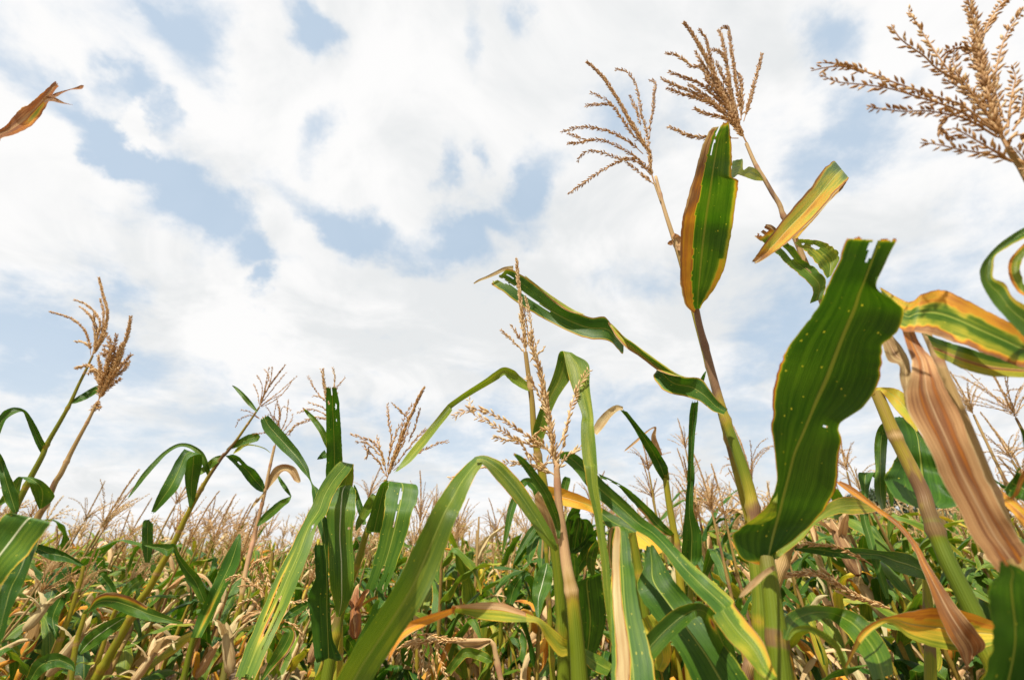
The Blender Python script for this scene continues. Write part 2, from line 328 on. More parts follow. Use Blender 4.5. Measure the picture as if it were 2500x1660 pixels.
# ------------------------------------------------------------------ leaf from measured rows
def px_leaf(plant, rows, D, age=0.12, tilt=0.0, fold=0.16, nu=14, nv=70, ripple=0.10, fray=0.03, holes=(), seed=None, name='leaf', label=None, curl=0.0, wob=0.012, tear=0.02):
    """one blade: rows give left edge / midrib / right edge as measured, D the distance along the view axis from base to tip (m)"""
    A = conv(rows); seed = seed if seed is not None else random.randint(0, 999)
    S = spline(A, nv); d = spline(np.array(interp1(D, len(A)) if np.ndim(D) == 0 or len(np.atleast_1d(D)) != len(A) else D, float), nv)[:, 0] if np.ndim(D) else np.full(nv, D)
    v = np.linspace(0, 1, nv); tl = interp1(tilt, nv)
    wpx = np.hypot(S[:, 4]-S[:, 0], S[:, 5]-S[:, 1]); wm = wpx/FPX*d*dep(S[:, 3])
    u = np.linspace(0, 1, nu if nu % 2 else nu+1); nu = len(u)
    jl = fray*(fbm1(v*26, seed)+0.6*fbm1(v*71, seed+3)-0.8); jr = fray*(fbm1(v*23, seed+5)+0.6*fbm1(v*67, seed+9)-0.8)
    V = np.zeros((nv, nu, 3)); AG = np.zeros((nv, nu))
    uu = u[None, :]
    f = np.abs(uu-0.5)*2
    L, Mm, Rr = S[:, 0:2], S[:, 2:4], S[:, 4:6]
    L = Mm+(L-Mm)*(1-np.maximum(jl, -.02)[:, None]*2); Rr = Mm+(Rr-Mm)*(1-np.maximum(jr, -.02)[:, None]*2)
    xy = np.where((uu < 0.5)[..., None], Mm[:, None]*(1-f[..., None])+L[:, None]*f[..., None], Mm[:, None]*(1-f[..., None])+Rr[:, None]*f[..., None])
    prof = fold*wm[:, None]*(1-f**1.4)
    rip = ripple*wm[:, None]*f**2*np.sin(v[:, None]*(20+seed % 9)+np.where(uu < .5, 0, 1.9)+seed)*fbm1(v*7, seed)[:, None]
    dd = d[:, None]+tl[:, None]*(uu-0.5)+prof+rip+curl*wm[:, None]*f**3 + wob*d[:, None]*(fbm1(v*5, seed+2)[:, None]-.5)
    V = P(xy[..., 0], xy[..., 1], dd)
    mid = V[:, nu//2]; Ls = np.concatenate([[0], np.cumsum(np.linalg.norm(np.diff(mid, axis=0), axis=1))])
    UV = np.stack([np.broadcast_to(uu, (nv, nu)), np.broadcast_to(Ls[:, None], (nv, nu))], -1)
    ug, vg = np.broadcast_to(uu, (nv, nu)), np.broadcast_to(v[:, None], (nv, nu))
    AG = age(ug, vg) if callable(age) else np.full((nv, nu), float(age))
    AG = AG+0.10*(vn2(ug*3, vg*9, seed)-0.5)
    F = grid_faces(nv, nu)
    if True:
        uc = (ug.ravel()[F]).mean(1); vc = (vg.ravel()[F]).mean(1)
        rag = 1+0.5*(vn2(uc*17, vc*60, seed+1)-0.5)
        keep = vc < 1-tear*(.25+.9*vn2(uc*13, vc*0, seed)+.35*vn2(uc*37, vc*0, seed+4))+tear*.45
        for (hu, hv, ru, rv) in holes: keep &= (((uc-hu)/ru)**2+((vc-hv)/rv)**2) > rag
        F = F[keep]
    b = Buf(); b.add(V.reshape(-1, 3), F, UV.reshape(-1, 2), AG.ravel())
    o = mkobj(name, b, M_LEAF, plant, plant.location[:])
    if label: o['label'] = label
    return o
def px_path(rows, D, n=60):
    A = conv(rows); S = spline(A, n); d = interp1(D, n); return P(S[:, 0], S[:, 1], d)
def px_plant(rows, D, rad, label, age=(0.3, 0.3), group=None, name='corn_plant', node_every=0.16, drop=True, base_lean=None):
    """stalk measured from top down; carried on to the ground; returns the plant"""
    C = px_path(rows, D, 60)
    Pn = C[-1]; t = C[-1]-C[-9]; t /= np.linalg.norm(t)
    if base_lean is not None: t = np.array(base_lean, float); t /= np.linalg.norm(t)
    t[2] = min(t[2], -0.5); t /= np.linalg.norm(t)
    k = Pn[2]/-t[2]
    if k > 0:
        s = np.linspace(0, 1, 40)[1:, None]; tv = t*k; down = np.array([0, 0, -Pn[2]])
        ext = Pn+tv*s*(1-0.35*s)+down*0.35*s*s
        ext[:, 2] = Pn[2]*(1-s[:, 0]); C = np.concatenate([C, ext])
    base = C[-1].copy(); base[2] = 0
    pl = thing(name, label, 'corn plant', base, group)
    L = np.concatenate([[0], np.cumsum(np.linalg.norm(np.diff(C, axis=0), axis=1))])
    age = [*interp1(age, 12)]+[np.atleast_1d(age)[-1]]*max(1, int(12*(L[-1]-L[59])/max(L[59], .05)))
    n = max(60, int(L[-1]/0.012)); s = np.linspace(0, L[-1], n); Cc = np.stack([np.interp(s, L, C[:, k]) for k in range(3)], 1)
    r = np.interp(s, [0, L[59], L[-1]], [rad[0], rad[1], rad[1]*1.15])
    ph = (s/node_every) % 1.0; r = r*(1+0.30*np.exp(-((ph-0.5)/0.035)**2))
    ag = interp1(age, n)+0.30*np.exp(-((ph-0.54)/0.04)**2)+0.06*(fbm1(s*9)-.5)
    b = Buf(); tube(b, Cc, r, 14, ag); mkobj('stalk', b, M_STALK, pl, base)
    pl['_r'] = 0; del pl['_r']
    return pl

# ------------------------------------------------------------------ spikelets and tassels
def spikelet_template(ns, rings):
    th = np.linspace(0, 2*np.pi, ns, endpoint=False); V = []; A = []
    for z, r in rings: V.append(np.stack([r*np.cos(th), r*np.sin(th), np.full(ns, z)], 1))
    V = np.concatenate(V); F = []
    for k in range(len(rings)-1):
        for j in range(ns): F.append([k*ns+j, k*ns+(j+1) % ns, (k+1)*ns+(j+1) % ns, (k+1)*ns+j])
    return V, np.array(F)
SP_HI = spikelet_template(5, [(0, .03), (.2, .115), (.45, .155), (.75, .09), (1.0, .0)])
SP_MID = spikelet_template(4, [(0, .04), (.4, .17), (1.0, .01)])
SP_LO = spikelet_template(3, [(0, .05), (.45, .2), (1.0, .0)])
def branch(buf, C, sl, step, rad=0.0011, tmpl=SP_HI, open_=0.45, dens=1.0, age=0.5, start=0.06, ns=5, rows=2):
    """a tassel branch: thin axis C with spikelets of length sl every step"""
    C = np.asarray(C); L = np.concatenate([[0], np.cumsum(np.linalg.norm(np.diff(C, axis=0), axis=1))]); tot = L[-1]
    m = max(4, int(tot/(0.01 if len(C) > 9 else .035))); s = np.linspace(0, tot, m); Cc = np.stack([np.interp(s, L, C[:, k]) for k in range(3)], 1)
    tube(buf, Cc, [rad, rad*0.45], ns, age-0.15, cap=False)
    T, S, B = frames(Cc)
    ss = np.arange(tot*start, tot, step); out_v = []; out_a = []
    if len(ss) == 0: return
    reps = []
    for r_ in range(rows):
        keep = RNG.random(len(ss)) < dens; q = ss[keep]+RNG.uniform(-.35, .35, keep.sum())*step
        reps.append((np.clip(q, 0, tot), np.full(len(q), r_)))
    q = np.concatenate([a for a, _ in reps]); ri = np.concatenate([b for _, b in reps]); K = len(q)
    if K == 0: return
    g = lambda X: np.stack([np.interp(q, s, X[:, k]) for k in range(3)], 1)
    p, t, sv, bv = g(Cc), g(T), g(S), g(B)
    az = ri*(2*np.pi/rows)+RNG.normal(0, .55, K)+q*9
    o = np.cos(az)[:, None]*sv+np.sin(az)[:, None]*bv
    op = open_*RNG.uniform(.45, 1.5, K); dz = t*np.cos(op)[:, None]+o*np.sin(op)[:, None]; dz /= np.linalg.norm(dz, axis=1)[:, None]
    dx = np.cross(dz, t+0.3*o+1e-4); dx /= np.linalg.norm(dx, axis=1)[:, None]+1e-9; dy = np.cross(dz, dx)
    sc = sl*RNG.uniform(.75, 1.15, K)*np.interp(q/tot, [0, .8, 1], [1, 1, .75])
    TV, TF = tmpl
    V = (p+o*rad)[:, None]+sc[:, None, None]*(TV[None, :, 0:1]*dx[:, None]*1.15+TV[None, :, 1:2]*dy[:, None]*.95+TV[None, :, 2:3]*dz[:, None])
    F = (TF[None]+(np.arange(K)*len(TV))[:, None, None]).reshape(-1, 4)
    A = np.repeat(age+RNG.normal(0, .16, K), len(TV))
    buf.add(V.reshape(-1, 3), F, None, A)
def px_tassel(plant, crop, D, spike, branches, sl=0.009, step=0.0055, age=0.5, spread=0.25, dens=.92, spike_rows=4, open_=.42, rad=.0013, brows=2):
    org = plant.location[:]
    def path(pts, amp, n=40):
        A = conv([crop]+list(pts)); S = spline(A, n); t = np.linspace(0, 1, n)
        lenm = np.hypot(*(A[-1]-A[0]))/FPX*D*dep(A[0][1])
        d = D+amp*lenm*(t**1.2); return P(S[:, 0], S[:, 1], d)
    b = Buf(); branch(b, path(spike, -.1), sl, step*.85, rad*1.5, SP_HI, open_*.8, 1.0, age, rows=spike_rows)
    ts = mkobj('tassel', b, M_TASS, plant, org)
    for k, br in enumerate(branches):
        b = Buf(); branch(b, path(br, spread*(1 if k % 2 else -1)*random.uniform(.3, 1)), sl, step, rad, SP_HI, open_, dens, age+RNG.normal(0, .05), start=.10 if len(br) > 3 else .02, rows=brows)
        mkobj('tassel_branch', b, M_TASS, ts, (org[0], org[1], org[2]))
    return ts

# ------------------------------------------------------------------ free-standing corn (field plants)
def gen_leaf(buf, p0, az, th0, length, width, droop, rs, nv=22, nu=5, age=0.12, twist=0.0, brk=None, fold=.22, tipage=.30):
    s = np.linspace(0, 1, nv); ds = length/(nv-1)
    th = th0+droop*s**1.3
    if brk: th = th+brk[1]*1/(1+np.exp(-(s-brk[0])*60))
    azv = az+rs.normal(0, .25)*s+0.5*twist*s
    dirs = np.stack([np.sin(th)*np.cos(azv), np.sin(th)*np.sin(azv), np.cos(th)], 1)
    C = p0+np.concatenate([[np.zeros(3)], np.cumsum(dirs[:-1]*ds, axis=0)])
    C[:, 2] = np.maximum(C[:, 2], 0.03+0.02*s)
    side = np.stack([-np.sin(azv), np.cos(azv), 0*s], 1); nrm = np.cross(dirs, side)
    tw = twist*s; sd_ = side*np.cos(tw)[:, None]+nrm*np.sin(tw)[:, None]; nn = np.cross(dirs, sd_)
    wp = width*np.minimum(1, (s/.10+.12)**.6)*np.maximum(1-s**2.4, 0.02)*(1+.06*np.sin(s*23+az*5))
    u = np.linspace(-1, 1, nu); f = np.abs(u)
    rip = .10*width*f[None]**2*np.sin(s[:, None]*19+az*7+np.where(u < 0, 0, 2.0)[None])
    V = C[:, None]+sd_[:, None]*(wp[:, None]*u[None]/2)[..., None]+nn[:, None]*((-fold*wp[:, None]*(f[None]**1.2)/1.0)+rip)[..., None]
    UV = np.stack([np.broadcast_to((u+1)/2, (nv, nu)), np.broadcast_to((s*length)[:, None], (nv, nu))], -1)
    A = age+tipage*np.clip(s-.55, 0, 1)[:, None]**1.3*1.5+.12*(vn2(np.broadcast_to(u*1.5, (nv, nu)), np.broadcast_to((s*7)[:, None], (nv, nu)), az*3)-.5)
    buf.add(V.reshape(-1, 3), grid_faces(nv, nu), UV.reshape(-1, 2), np.clip(A, 0, 1).ravel())
def gen_ear(buf, p, az, rs, age=.85, L=.19, rr=.026):
    t = np.array([np.sin(.45)*np.cos(az), np.sin(.45)*np.sin(az), np.cos(.45)]); s = np.linspace(0, 1, 12)
    C = p+t*(s*L)[:, None]+np.array([0, 0, .01])*(s**2)[:, None]
    r = rr*np.interp(s, [0, .12, .35, .7, .9, 1], [.35, .85, 1, .8, .38, .12]); n0 = len(buf.v)
    tube(buf, C, r, 10, age)
    V = buf.v[n0]; V += (vn2(V[:, 0]*300, V[:, 2]*60)[:, None]-.5)*.003
    for k in range(4): gen_leaf(buf, C[7+k % 2], az+k*1.7, .4+.3*rs.random(), .09, .024, .8, rs, 8, 3, age+.05, brk=None)
def gen_tassel(top, tdir, rs, hi=1, droop=1.0, age=.5, size=1.0, open_=.5, curl=1.0, nb=None):
    """returns [spike buffer, branch buffers...]"""
    out = []; nb = nb or (rs.integers(9, 15) if hi == 1 else 9); tm = SP_MID if hi == 1 else SP_LO; st = (.0075, .013)[0 if hi == 1 else 1]; sl = .0105 if hi == 1 else .024
    st = st if hi == 1 else .022
    tdir = tdir/np.linalg.norm(tdir)
    def curve(p, d, L, bend, az, n=(14 if hi == 1 else 8)):
        s = np.linspace(0, 1, n); th0 = math.acos(np.clip(d[2], -1, 1)); th = th0+bend*s**1.5
        a0 = math.atan2(d[1], d[0]); azv = a0+az*s
        dr = np.stack([np.sin(th)*np.cos(azv), np.sin(th)*np.sin(azv), np.cos(th)], 1)
        return p+np.concatenate([[np.zeros(3)], np.cumsum(dr[:-1]*L/(n-1), axis=0)])
    b = Buf(); sp = curve(top, tdir, .30*size, .25*droop, 0); branch(b, sp, sl, st*.7, .0018, tm, .35, 1, age, ns=4, rows=4 if hi == 1 else 2); out.append(b)
    for k in range(nb):
        f = rs.random()*.35; p = sp[0]+(sp[5]-sp[0])*f; az = rs.random()*6.283; sp_ang = rs.uniform(.25, .95)*open_*1.6
        side = np.array([np.cos(az), np.sin(az), 0]); d = tdir*math.cos(sp_ang)+side*math.sin(sp_ang); d /= np.linalg.norm(d)
        b = Buf(); branch(b, curve(p, d, rs.uniform(.14, .25)*size, rs.uniform(.1, 1.5)*droop*curl, rs.normal(0, .4)), sl*.95, st, .0011, tm, .45, .9, age, ns=3, rows=2); out.append(b)
    return out
def gen_plant(seed, hi=1, H=1.6, lean=(0, 0), agebase=.10, dead=.3, tass=True, nleaf=None, tdroop=1.0, tage=.5, leafscale=1.0, ear=True, open_=.5, tops=True):
    """returns list of (part name, buffer, material, parent index or -1)"""
    rs = np.random.default_rng(seed); parts = []
    n = 30 if hi == 1 else 8; s = np.linspace(0, 1, n)
    bend = rs.normal(0, .03, 2)
    C = np.stack([lean[0]*H*s**1.5+bend[0]*np.sin(s*5), lean[1]*H*s**1.5+bend[1]*np.sin(s*4), H*s], 1)
    r = np.interp(s, [0, .6, 1], [.0125, .010, .0045])
    if hi == 1: r = r*(1+.2*(np.arange(n) % 4 == 0))
    sa = rs.uniform(.3, .5)
    b = Buf(); tube(b, C, r, 8 if hi == 1 else 4, [sa, sa+.1, sa+.25]); parts.append(('stalk', b, M_STALK, -1))
    nl = nleaf or rs.integers(13, 18); az0 = rs.random()*6.28
    for k in range(nl):
        f = .16+.74*(k+.3*rs.random())/nl; p = np.array([np.interp(f, s, C[:, j]) for j in range(3)])
        az = az0+(k % 2)*math.pi+rs.normal(0, .35)
        up = f > .72; isdead = rs.random() < dead*(1.7 if f < .45 else .75)
        a = rs.choice([.88, .93, .99, .96, .58]) if isdead else np.clip(agebase+rs.normal(0, .07)+(.28 if rs.random() < .05 else 0), 0, .6)
        L = rs.uniform(.30, .66)*leafscale*(.75 if up else 1)*(.8 if isdead else 1); W = rs.uniform(.055, .088)*(.8 if up else 1)*(.55 if isdead else 1)
        brk = (rs.uniform(.25, .6), rs.uniform(1.0, 2.0)) if rs.random() < .42 else None
        b = Buf(); gen_leaf(b, p, az, rs.uniform(.25, .75), L, W, rs.uniform(.6, 2.0)+(.5 if isdead else 0), rs, 22 if hi == 1 else 7, 5 if hi == 1 else 3, a,
                            twist=rs.normal(0, 1.0 if isdead else .7), brk=brk, fold=.22 if not isdead else .45)
        parts.append(('leaf', b, M_LEAF, -1))
    if ear and rs.random() < .6:
        f = .5+.1*rs.random(); p = np.array([np.interp(f, s, C[:, j]) for j in range(3)])
        b = Buf(); gen_ear(b, p, az0+1.0, rs, age=rs.choice([.82, .62, .92, .35])); parts.append(('ear', b, M_LEAF, -1))
    if tass:
        td = C[-1]-C[-3]; bs = gen_tassel(C[-1], td, rs, hi, tdroop, tage, open_=open_)
        ti = len(parts); parts.append(('tassel', bs[0], M_TASS, -1))
        for b in bs[1:]: parts.append(('tassel_branch', b, M_TASS, ti))
    return parts
def plant_from(parts, name='corn_plant'):
    root = bpy.data.objects.new(name, None); COL.objects.link(root); root.empty_display_size = .1; obs = []
    for nm, b, m, pi in parts: obs.append(mkobj(nm, b, m, root if pi < 0 else obs[pi]))
    return root
def dup(root, sub=True):
    r = root.copy(); COL.objects.link(r)
    for ch in list(root.children):
        c = ch.copy(); COL.objects.link(c); c.parent = r
        for g in ch.children: d_ = g.copy(); COL.objects.link(d_); d_.parent = c
    return r
def merge(parts):
    """all parts of a plant as one mesh; the material of each face is kept by slot"""
    V, L, T, UV, A, MI = [], [], [], [], [], []; mats = [M_STALK, M_LEAF, M_TASS]; n = 0
    for nm, b, m, _ in parts:
        v, fl, uv, a = b.arrays()
        for f in fl: L.append(f.ravel()+n); T.append(np.full(len(f), f.shape[1])); MI.append(np.full(len(f), mats.index(m)))
        V.append(v); UV.append(uv); A.append(a); n += len(v)
    return [np.concatenate(x) for x in (V, L, T, UV, A, MI)]
def mesh_multi(name, arr):
    V, L, T, UV, A, MI = arr; me = bpy.data.meshes.new(name)
    me.vertices.add(len(V)); me.vertices.foreach_set('co', V.astype(np.float32).ravel())
    me.loops.add(len(L)); me.loops.foreach_set('vertex_index', L.astype(np.int32))
    me.polygons.add(len(T)); me.polygons.foreach_set('loop_start', np.concatenate([[0], np.cumsum(T)[:-1]]).astype(np.int32)); me.polygons.foreach_set('loop_total', T.astype(np.int32))
    me.polygons.foreach_set('use_smooth', np.ones(len(T), bool)); me.polygons.foreach_set('material_index', MI.astype(np.int32))
    me.uv_layers.new(name='UVMap').data.foreach_set('uv', UV[L].astype(np.float32).ravel())
    me.attributes.new('age', 'FLOAT', 'POINT').data.foreach_set('value', A.astype(np.float32))
    for m in (M_STALK, M_LEAF, M_TASS): me.materials.append(m)
    me.update(calc_edges=True); me.validate(); return me

# ------------------------------------------------------------------ the near plants, each measured from the photograph
def REV(rows): return [rows[0]]+rows[:0:-1]
def edge_age(c, e, w0=.36, w1=.5, side=0):
    """age c in the middle of the blade, e towards the margins (side -1 left only, 1 right only)"""
    def f(u, v):
        x = (u-.5)*(side if side else 1); x = np.abs(x) if not side else x
        return c+(e-c)*np.clip((x-w0)/(w1-w0), 0, 1)
    return f
# --- right: plant with the huge dark leaf
pA = px_plant(['C2', (288, 862), (305, 960), (335, 1200), (372, 1568)], [.62, .60], (.0084, .0120), 'stout green corn stalk carrying one huge dark green leaf, right of centre', (.25, .18))
px_leaf(pA, ['S', (1850,1378,1868,1377,1886,1372), (1812,1362,1877,1358,1889,1352), (1786,1315,1886,1318,1935,1318), (1806,1291,1895,1280,1978,1283), (1852,1256,1904,1243,2010,1247),
 (1880,1222,1911,1210,2028,1215), (1896,1172,1924,1160,2042,1177), (1891,1114,1939,1105,2048,1126), (1885,1060,1960,1058,2051,1070), (1884,1010,1980,1012,2050,1034), (1887,962,1995,975,2105,995),
 (1893,915,2018,925,2140,943), (1910,875,2037,876,2151,890), (1935,835,2058,822,2154,843), (1965,792,2075,780,2182,815), (1987,762,2088,748,2207,765), (2008,728,2098,717,2178,732),
 (2025,692,2110,690,2140,702), (2044,648,2125,650,2156,655), (2059,604,2140,610,2174,614), (2069,576,2152,580,2194,578)], [.62, .60, .55, .50, .45, .40, .36], seed=3,
 age=lambda u, v: .05+.32*np.clip((np.abs(u-.5)-.46)/.04, 0, 1)+.9*np.clip((v-.975)/.025, 0, 1)+.75*np.clip((.05-v)/.03, 0, 1)*.7, nu=28, nv=170, fold=.10, fray=.035, ripple=.12,
 holes=[(.42, .965, .045, .05), (.30, .998, .12, .012), (.80, .43, .015, .005), (.77, .428, .008, .004)], label='huge dark green leaf with yellow flecks and torn top')
px_leaf(pA, ['S', (1897,1172,1886,1168,1873,1218), (1888,1232,1890,1228,1880,1236)][:0] or ['C2', (352,480,345,500), (350,540,310,540), (345,590,262,590), (335,625,215,628), (250,665,165,665)], [.555,.55,.56,.57,.58], age=.3, nu=6, nv=24, fold=.05, name='leaf', label='curled back margin of the huge leaf')
px_leaf(pA, ['C2', (335,850,345,870), (370,800,420,812), (450,745,500,745), (540,650,580,655), (640,545,700,605), (740,505,790,608), (840,520,880,600), (930,575,940,585)], [.62,.66,.72,.8,.86], age=lambda u, v: .33+.25*np.clip(v-.5, 0, 1)+.3*(np.abs(u-.5) > .45), seed=5, fold=.2)
px_leaf(pA, ['C2', (330,1560,50), (280,1500,90), (210,1380,140), (120,1280,150), (40,1170,140), 'C5', (1870,1060,150), (1720,920,135), (1600,800,110), (1480,660,85), (1380,560,85), (1290,500,95), (1150,375,110), (1010,250,110), (900,120,95), (810,45,80), (740,30,40)],
 [.56,.60,.66,.74,.84,.92], age=lambda u, v: .17+.17*np.clip((.45-v)/.3, 0, 1)+.14*(vn2(u*5, v*22, 3)-.5)+.18*(u+.2*(vn2(u*2, v*14, 1)-.5) > .8)*(v < .5), seed=8, nu=16, nv=120, fold=.22, tilt=[.0, .05, .02, -.03, -.04], label='long arching leaf twisting from yellow green to dark green')
px_leaf(pA, ['C2', (395,1330,30), (440,1230,110), (540,1180,95), (640,1175,70), (700,1190,90), (790,1240,130), (870,1330,150), (930,1430,150), (970,1568,120)], [.58,.66,.74,.70,.62], age=.16, seed=11, fold=.2)
px_leaf(pA, ['C2', (415,1330,16), (450,1280,30), (530,1268,34), (620,1310,38), (690,1370,36), (730,1450,30), (760,1560,12)], [.58,.62,.66], age=.3, seed=12)
px_leaf(pA, ['C2', (335,915,28), (290,940,34), (220,1000,40), (160,1060,30), (130,1088,6)], [.60,.55,.50], age=.88, seed=13, label='short dry pale leaf tip pointing down left')
# --- stalk with the orange and green upright leaf
pB = px_plant(['C4', (1568,410), (1590,520), (1628,660), (1672,830), (1722,1010), (1775,1170), (1835,1330), (1895,1520), 'C2', (212,600), (228,900), (250,1100), (270,1568)], [.84,.84,.82,.80], (.0064, .0122),
 'tall corn stalk topped by an upright orange and green leaf', (.85, .88, .85, .85, .5, .2, .2, .3, .55, .35, .2, .2, .2))
px_leaf(pB, ['D6', (262,1468,290,1450,315,1432), (205,1400,296,1390,330,1400), (182,1310,300,1310,372,1350), (168,1240,306,1240,428,1270), (171,1120,316,1120,476,1150), (172,1000,328,1000,506,1030), (178,850,346,850,536,880),
 (195,760,358,760,553,770), (225,660,374,660,567,640), (258,560,388,560,573,545), (280,480,400,480,530,512), (305,380,414,395,533,400), (325,310,427,320,530,300), (350,250,442,250,522,232), (378,200,462,200,516,172), (430,150,480,132,512,128)],
 [.84,.78,.70,.62,.58,.55], seed=21, nu=30, nv=150, fold=.10, ripple=.08, fray=.03,
 age=lambda u, v: np.where(u+.07*(vn2(u*9, v*26, 4)-.5)+.05*(vn2(u*20, v*70, 2)-.5) < .32-.10*v, .63+.13*np.clip((v-.45)/.2, 0, 1)+.10*np.clip((.08-u)/.05, 0, 1), .16)+.36*np.clip((u-.90+.08*(v < .3))/.05, 0, 1)+.5*np.clip((v-.94)/.05, 0, 1),
 holes=[(.36, .84, .022, .10), (.34, .95, .035, .07), (.15, 1.0, .30, .035)], label='upright green leaf with a broad burnt orange left margin')
px_leaf(pB, ['C4', (1768,1040,1740,1078), (1722,1000,1668,1052), (1650,915,1590,990), (1592,842,1480,960), (1500,838,1360,920), (1430,812,1292,838), (1350,760,1312,788), (1250,690,1238,722), (1165,622,1150,652), (1116,592,1108,625), (1090,562,1100,690),
 (1035,512,1062,655), (985,456,1010,608), (900,455,880,592), (800,425,760,548), (700,370,640,492), (620,310,535,435), (540,250,445,380), (460,190,362,315), (400,155,290,268), (345,145,255,238)], [.80,.82,.86,.92,.99,1.04,1.06], seed=23, nu=22, nv=150, fold=.15, ripple=.12, fray=.05,
 age=lambda u, v: .14+.55*np.clip((np.abs(u-.5)-.40)/.08, 0, 1)+.25*np.clip((v-.93)/.06, 0, 1), tilt=[0, .03, .06, .02, .05, .03],
 holes=[(.55, .84, .03, .10), (.60, .97, .08, .05), (.3, .94, .04, .02)], label='long twisted green leaf with brown margins reaching left')
px_leaf(pB, ['C4', (1105,585,6), (1060,545,22), (1020,505,20), (1005,490,6)], [.92], age=.9, nu=6, nv=20, label='dry curled margin')
px_leaf(pB, ['C4', (400,150,45), (345,150,28), (300,170,24), (240,198,18), (180,222,14), (148,242,8)], [1.05,1.07], age=.86, nu=6, nv=30)
# --- left thin tassel stalk behind it
pC = px_plant(['C3', (775,1400), (800,1470), (835,1560), 'C6'][:4]+['D6', (0,510), (55,720), (115,910), (170,1080), (230,1300), (300,1560)], [.90,.90,.90], (.0026, .0075), 'slim dry corn stalk with an open feathery tassel, left of the orange leaf', (.7,.8,.8,.6,.4))
px_tassel(pC, 'C3', .90, [(775,1400),(745,1290),(740,1180),(680,1080),(600,950),(530,820),(450,690),(380,590),(300,510),(255,475)],
 [[(745,1200),(715,1000),(680,880),(655,740),(620,620),(565,550),(510,535),(480,535)], [(740,1060),(745,950),(765,850),(770,740),(785,650),(770,620),(738,622)], [(690,1110),(600,1020),(520,900),(450,800),(380,750),(290,710)],
 [(480,830),(430,800),(350,800),(245,812)], [(690,1180),(600,1100),(480,1030),(350,985),(200,975),(65,1010)], [(700,1250),(560,1160),(400,1080),(250,1070),(150,1035),(110,1020)], [(300,1070),(220,1090),(110,1100)],
 [(740,1330),(640,1235),(500,1215),(350,1160),(240,1170),(190,1240)], [(640,1200),(500,1240),(370,1310),(250,1390),(115,1492)], [(770,1410),(700,1350),(620,1290),(560,1235)], [(760,1340),(690,1260),(620,1200)],
 [(670,960),(640,850),(590,740)], [(700,1090),(620,960),(560,880)]], age=.44, sl=.0106, step=.0060, dens=.90, spike_rows=6, open_=.5, brows=3)
px_leaf(pC, ['D6', (120,920,30), (150,945,50), (175,990,60), (160,1030,20)], .89, age=.85, nu=6, nv=20)
px_leaf(pC, ['D6', (125,960,14), (105,980,34), (85,985,10)], .89, age=.7, nu=6, nv=16)
# --- tall stalk with the dense tassel, leaning left
pD = px_plant(['C3', (1480,1100), (1550,1260), (1620,1375), (1680,1480), (1735,1568), 'D6', (890,790), (965,930), (1040,1110), (1145,1340), 'S', (2040,850), (2040,1000), (1990,1150), (1940,1290)], [.84,.84,.86,.90], (.0042, .0095), 'leaning corn stalk with the densest brown tassel', (.75,.8,.85,.75,.6))
px_tassel(pD, 'C3', .84, [(1480,1090),(1400,930),(1290,700),(1190,480),(1130,370),(1060,250),(1005,180)],
 [[(1440,1000),(1330,800),(1240,560),(1200,420),(1170,300),(1120,230)], [(1420,940),(1380,780),(1340,560),(1310,380),(1290,280),(1265,235)], [(1440,900),(1410,680),(1380,480),(1360,340),(1345,230),(1320,208),(1285,220)],
 [(1440,920),(1445,750),(1435,600),(1400,560)], [(1460,930),(1500,800),(1540,640),(1580,500),(1600,410)], [(1400,900),(1250,680),(1130,520),(1060,510),(960,430),(865,412)], [(1380,880),(1220,720),(1120,640),(990,590),(885,550)],
 [(1380,900),(1200,780),(1050,700),(920,650),(830,600)], [(1350,900),(1200,790),(1060,740),(960,710),(870,680)], [(1330,860),(1200,760),(1100,690),(1040,650)], [(1400,950),(1300,900),(1190,880),(1080,830)],
 [(1420,1060),(1160,1055),(1040,1040),(960,1000),(890,975)], [(1330,470),(1280,400),(1220,385)], [(1450,1040),(1380,950),(1330,860)], [(1430,960),(1350,760),(1280,640),(1200,560)], [(1410,930),(1320,740),(1230,620),(1150,500),(1090,400)],
 [(1440,980),(1340,820),(1270,720),(1180,660)], [(1420,900),(1360,720),(1290,560),(1250,480)], [(1440,980),(1380,860),(1300,740),(1160,600)], [(1460,1050),(1400,980),(1300,860)], [(1450,1000),(1400,880),(1350,680),(1340,560)]],
 age=.40, sl=.0112, step=.0055, dens=1.0, spike_rows=8, spread=.16, brows=4, open_=.5)
px_leaf(pD, ['D6', (755,548,752,535), (700,545,705,470), (650,530,655,448), (610,515,612,470), (575,505,608,400), (560,515,590,398), (540,528,550,405), (522,515,535,412)], [.84,.83,.81,.80,.78,.77,.76,.75], age=lambda u, v: .36-.1*(v > .6), seed=31, nu=10, nv=44, fold=.1)
px_leaf(pD, ['D6', (948,945,990,945), (975,880,1045,880), (1030,780,1110,810), (1110,660,1200,700), (1200,520,1300,600), (1250,412,1348,530), (1195,440,1320,560), (1110,550,1235,655), (1010,675,1135,770), (885,815,990,910), (785,950,885,1005), (712,1050,780,1080), (668,1112,700,1125)],
 [.84,.84,.83,.82,.81,.80,.76,.73,.71,.70,.69,.69,.69], age=lambda u, v: .46+.16*(vn2(u*6, v*18, 9)-.5)-.24*np.exp(-((v-.45)/.06)**2)+.10*np.exp(-((u-.6)/.12)**2)+.36*np.clip((np.abs(u-.5)-.38)/.1, 0, 1)+.35*np.clip((v-.85)/.15, 0, 1)+.05*(u-.3), seed=33, nu=16, nv=110, fold=.22, fray=.06, label='yellow leaf folded back on itself at its top')
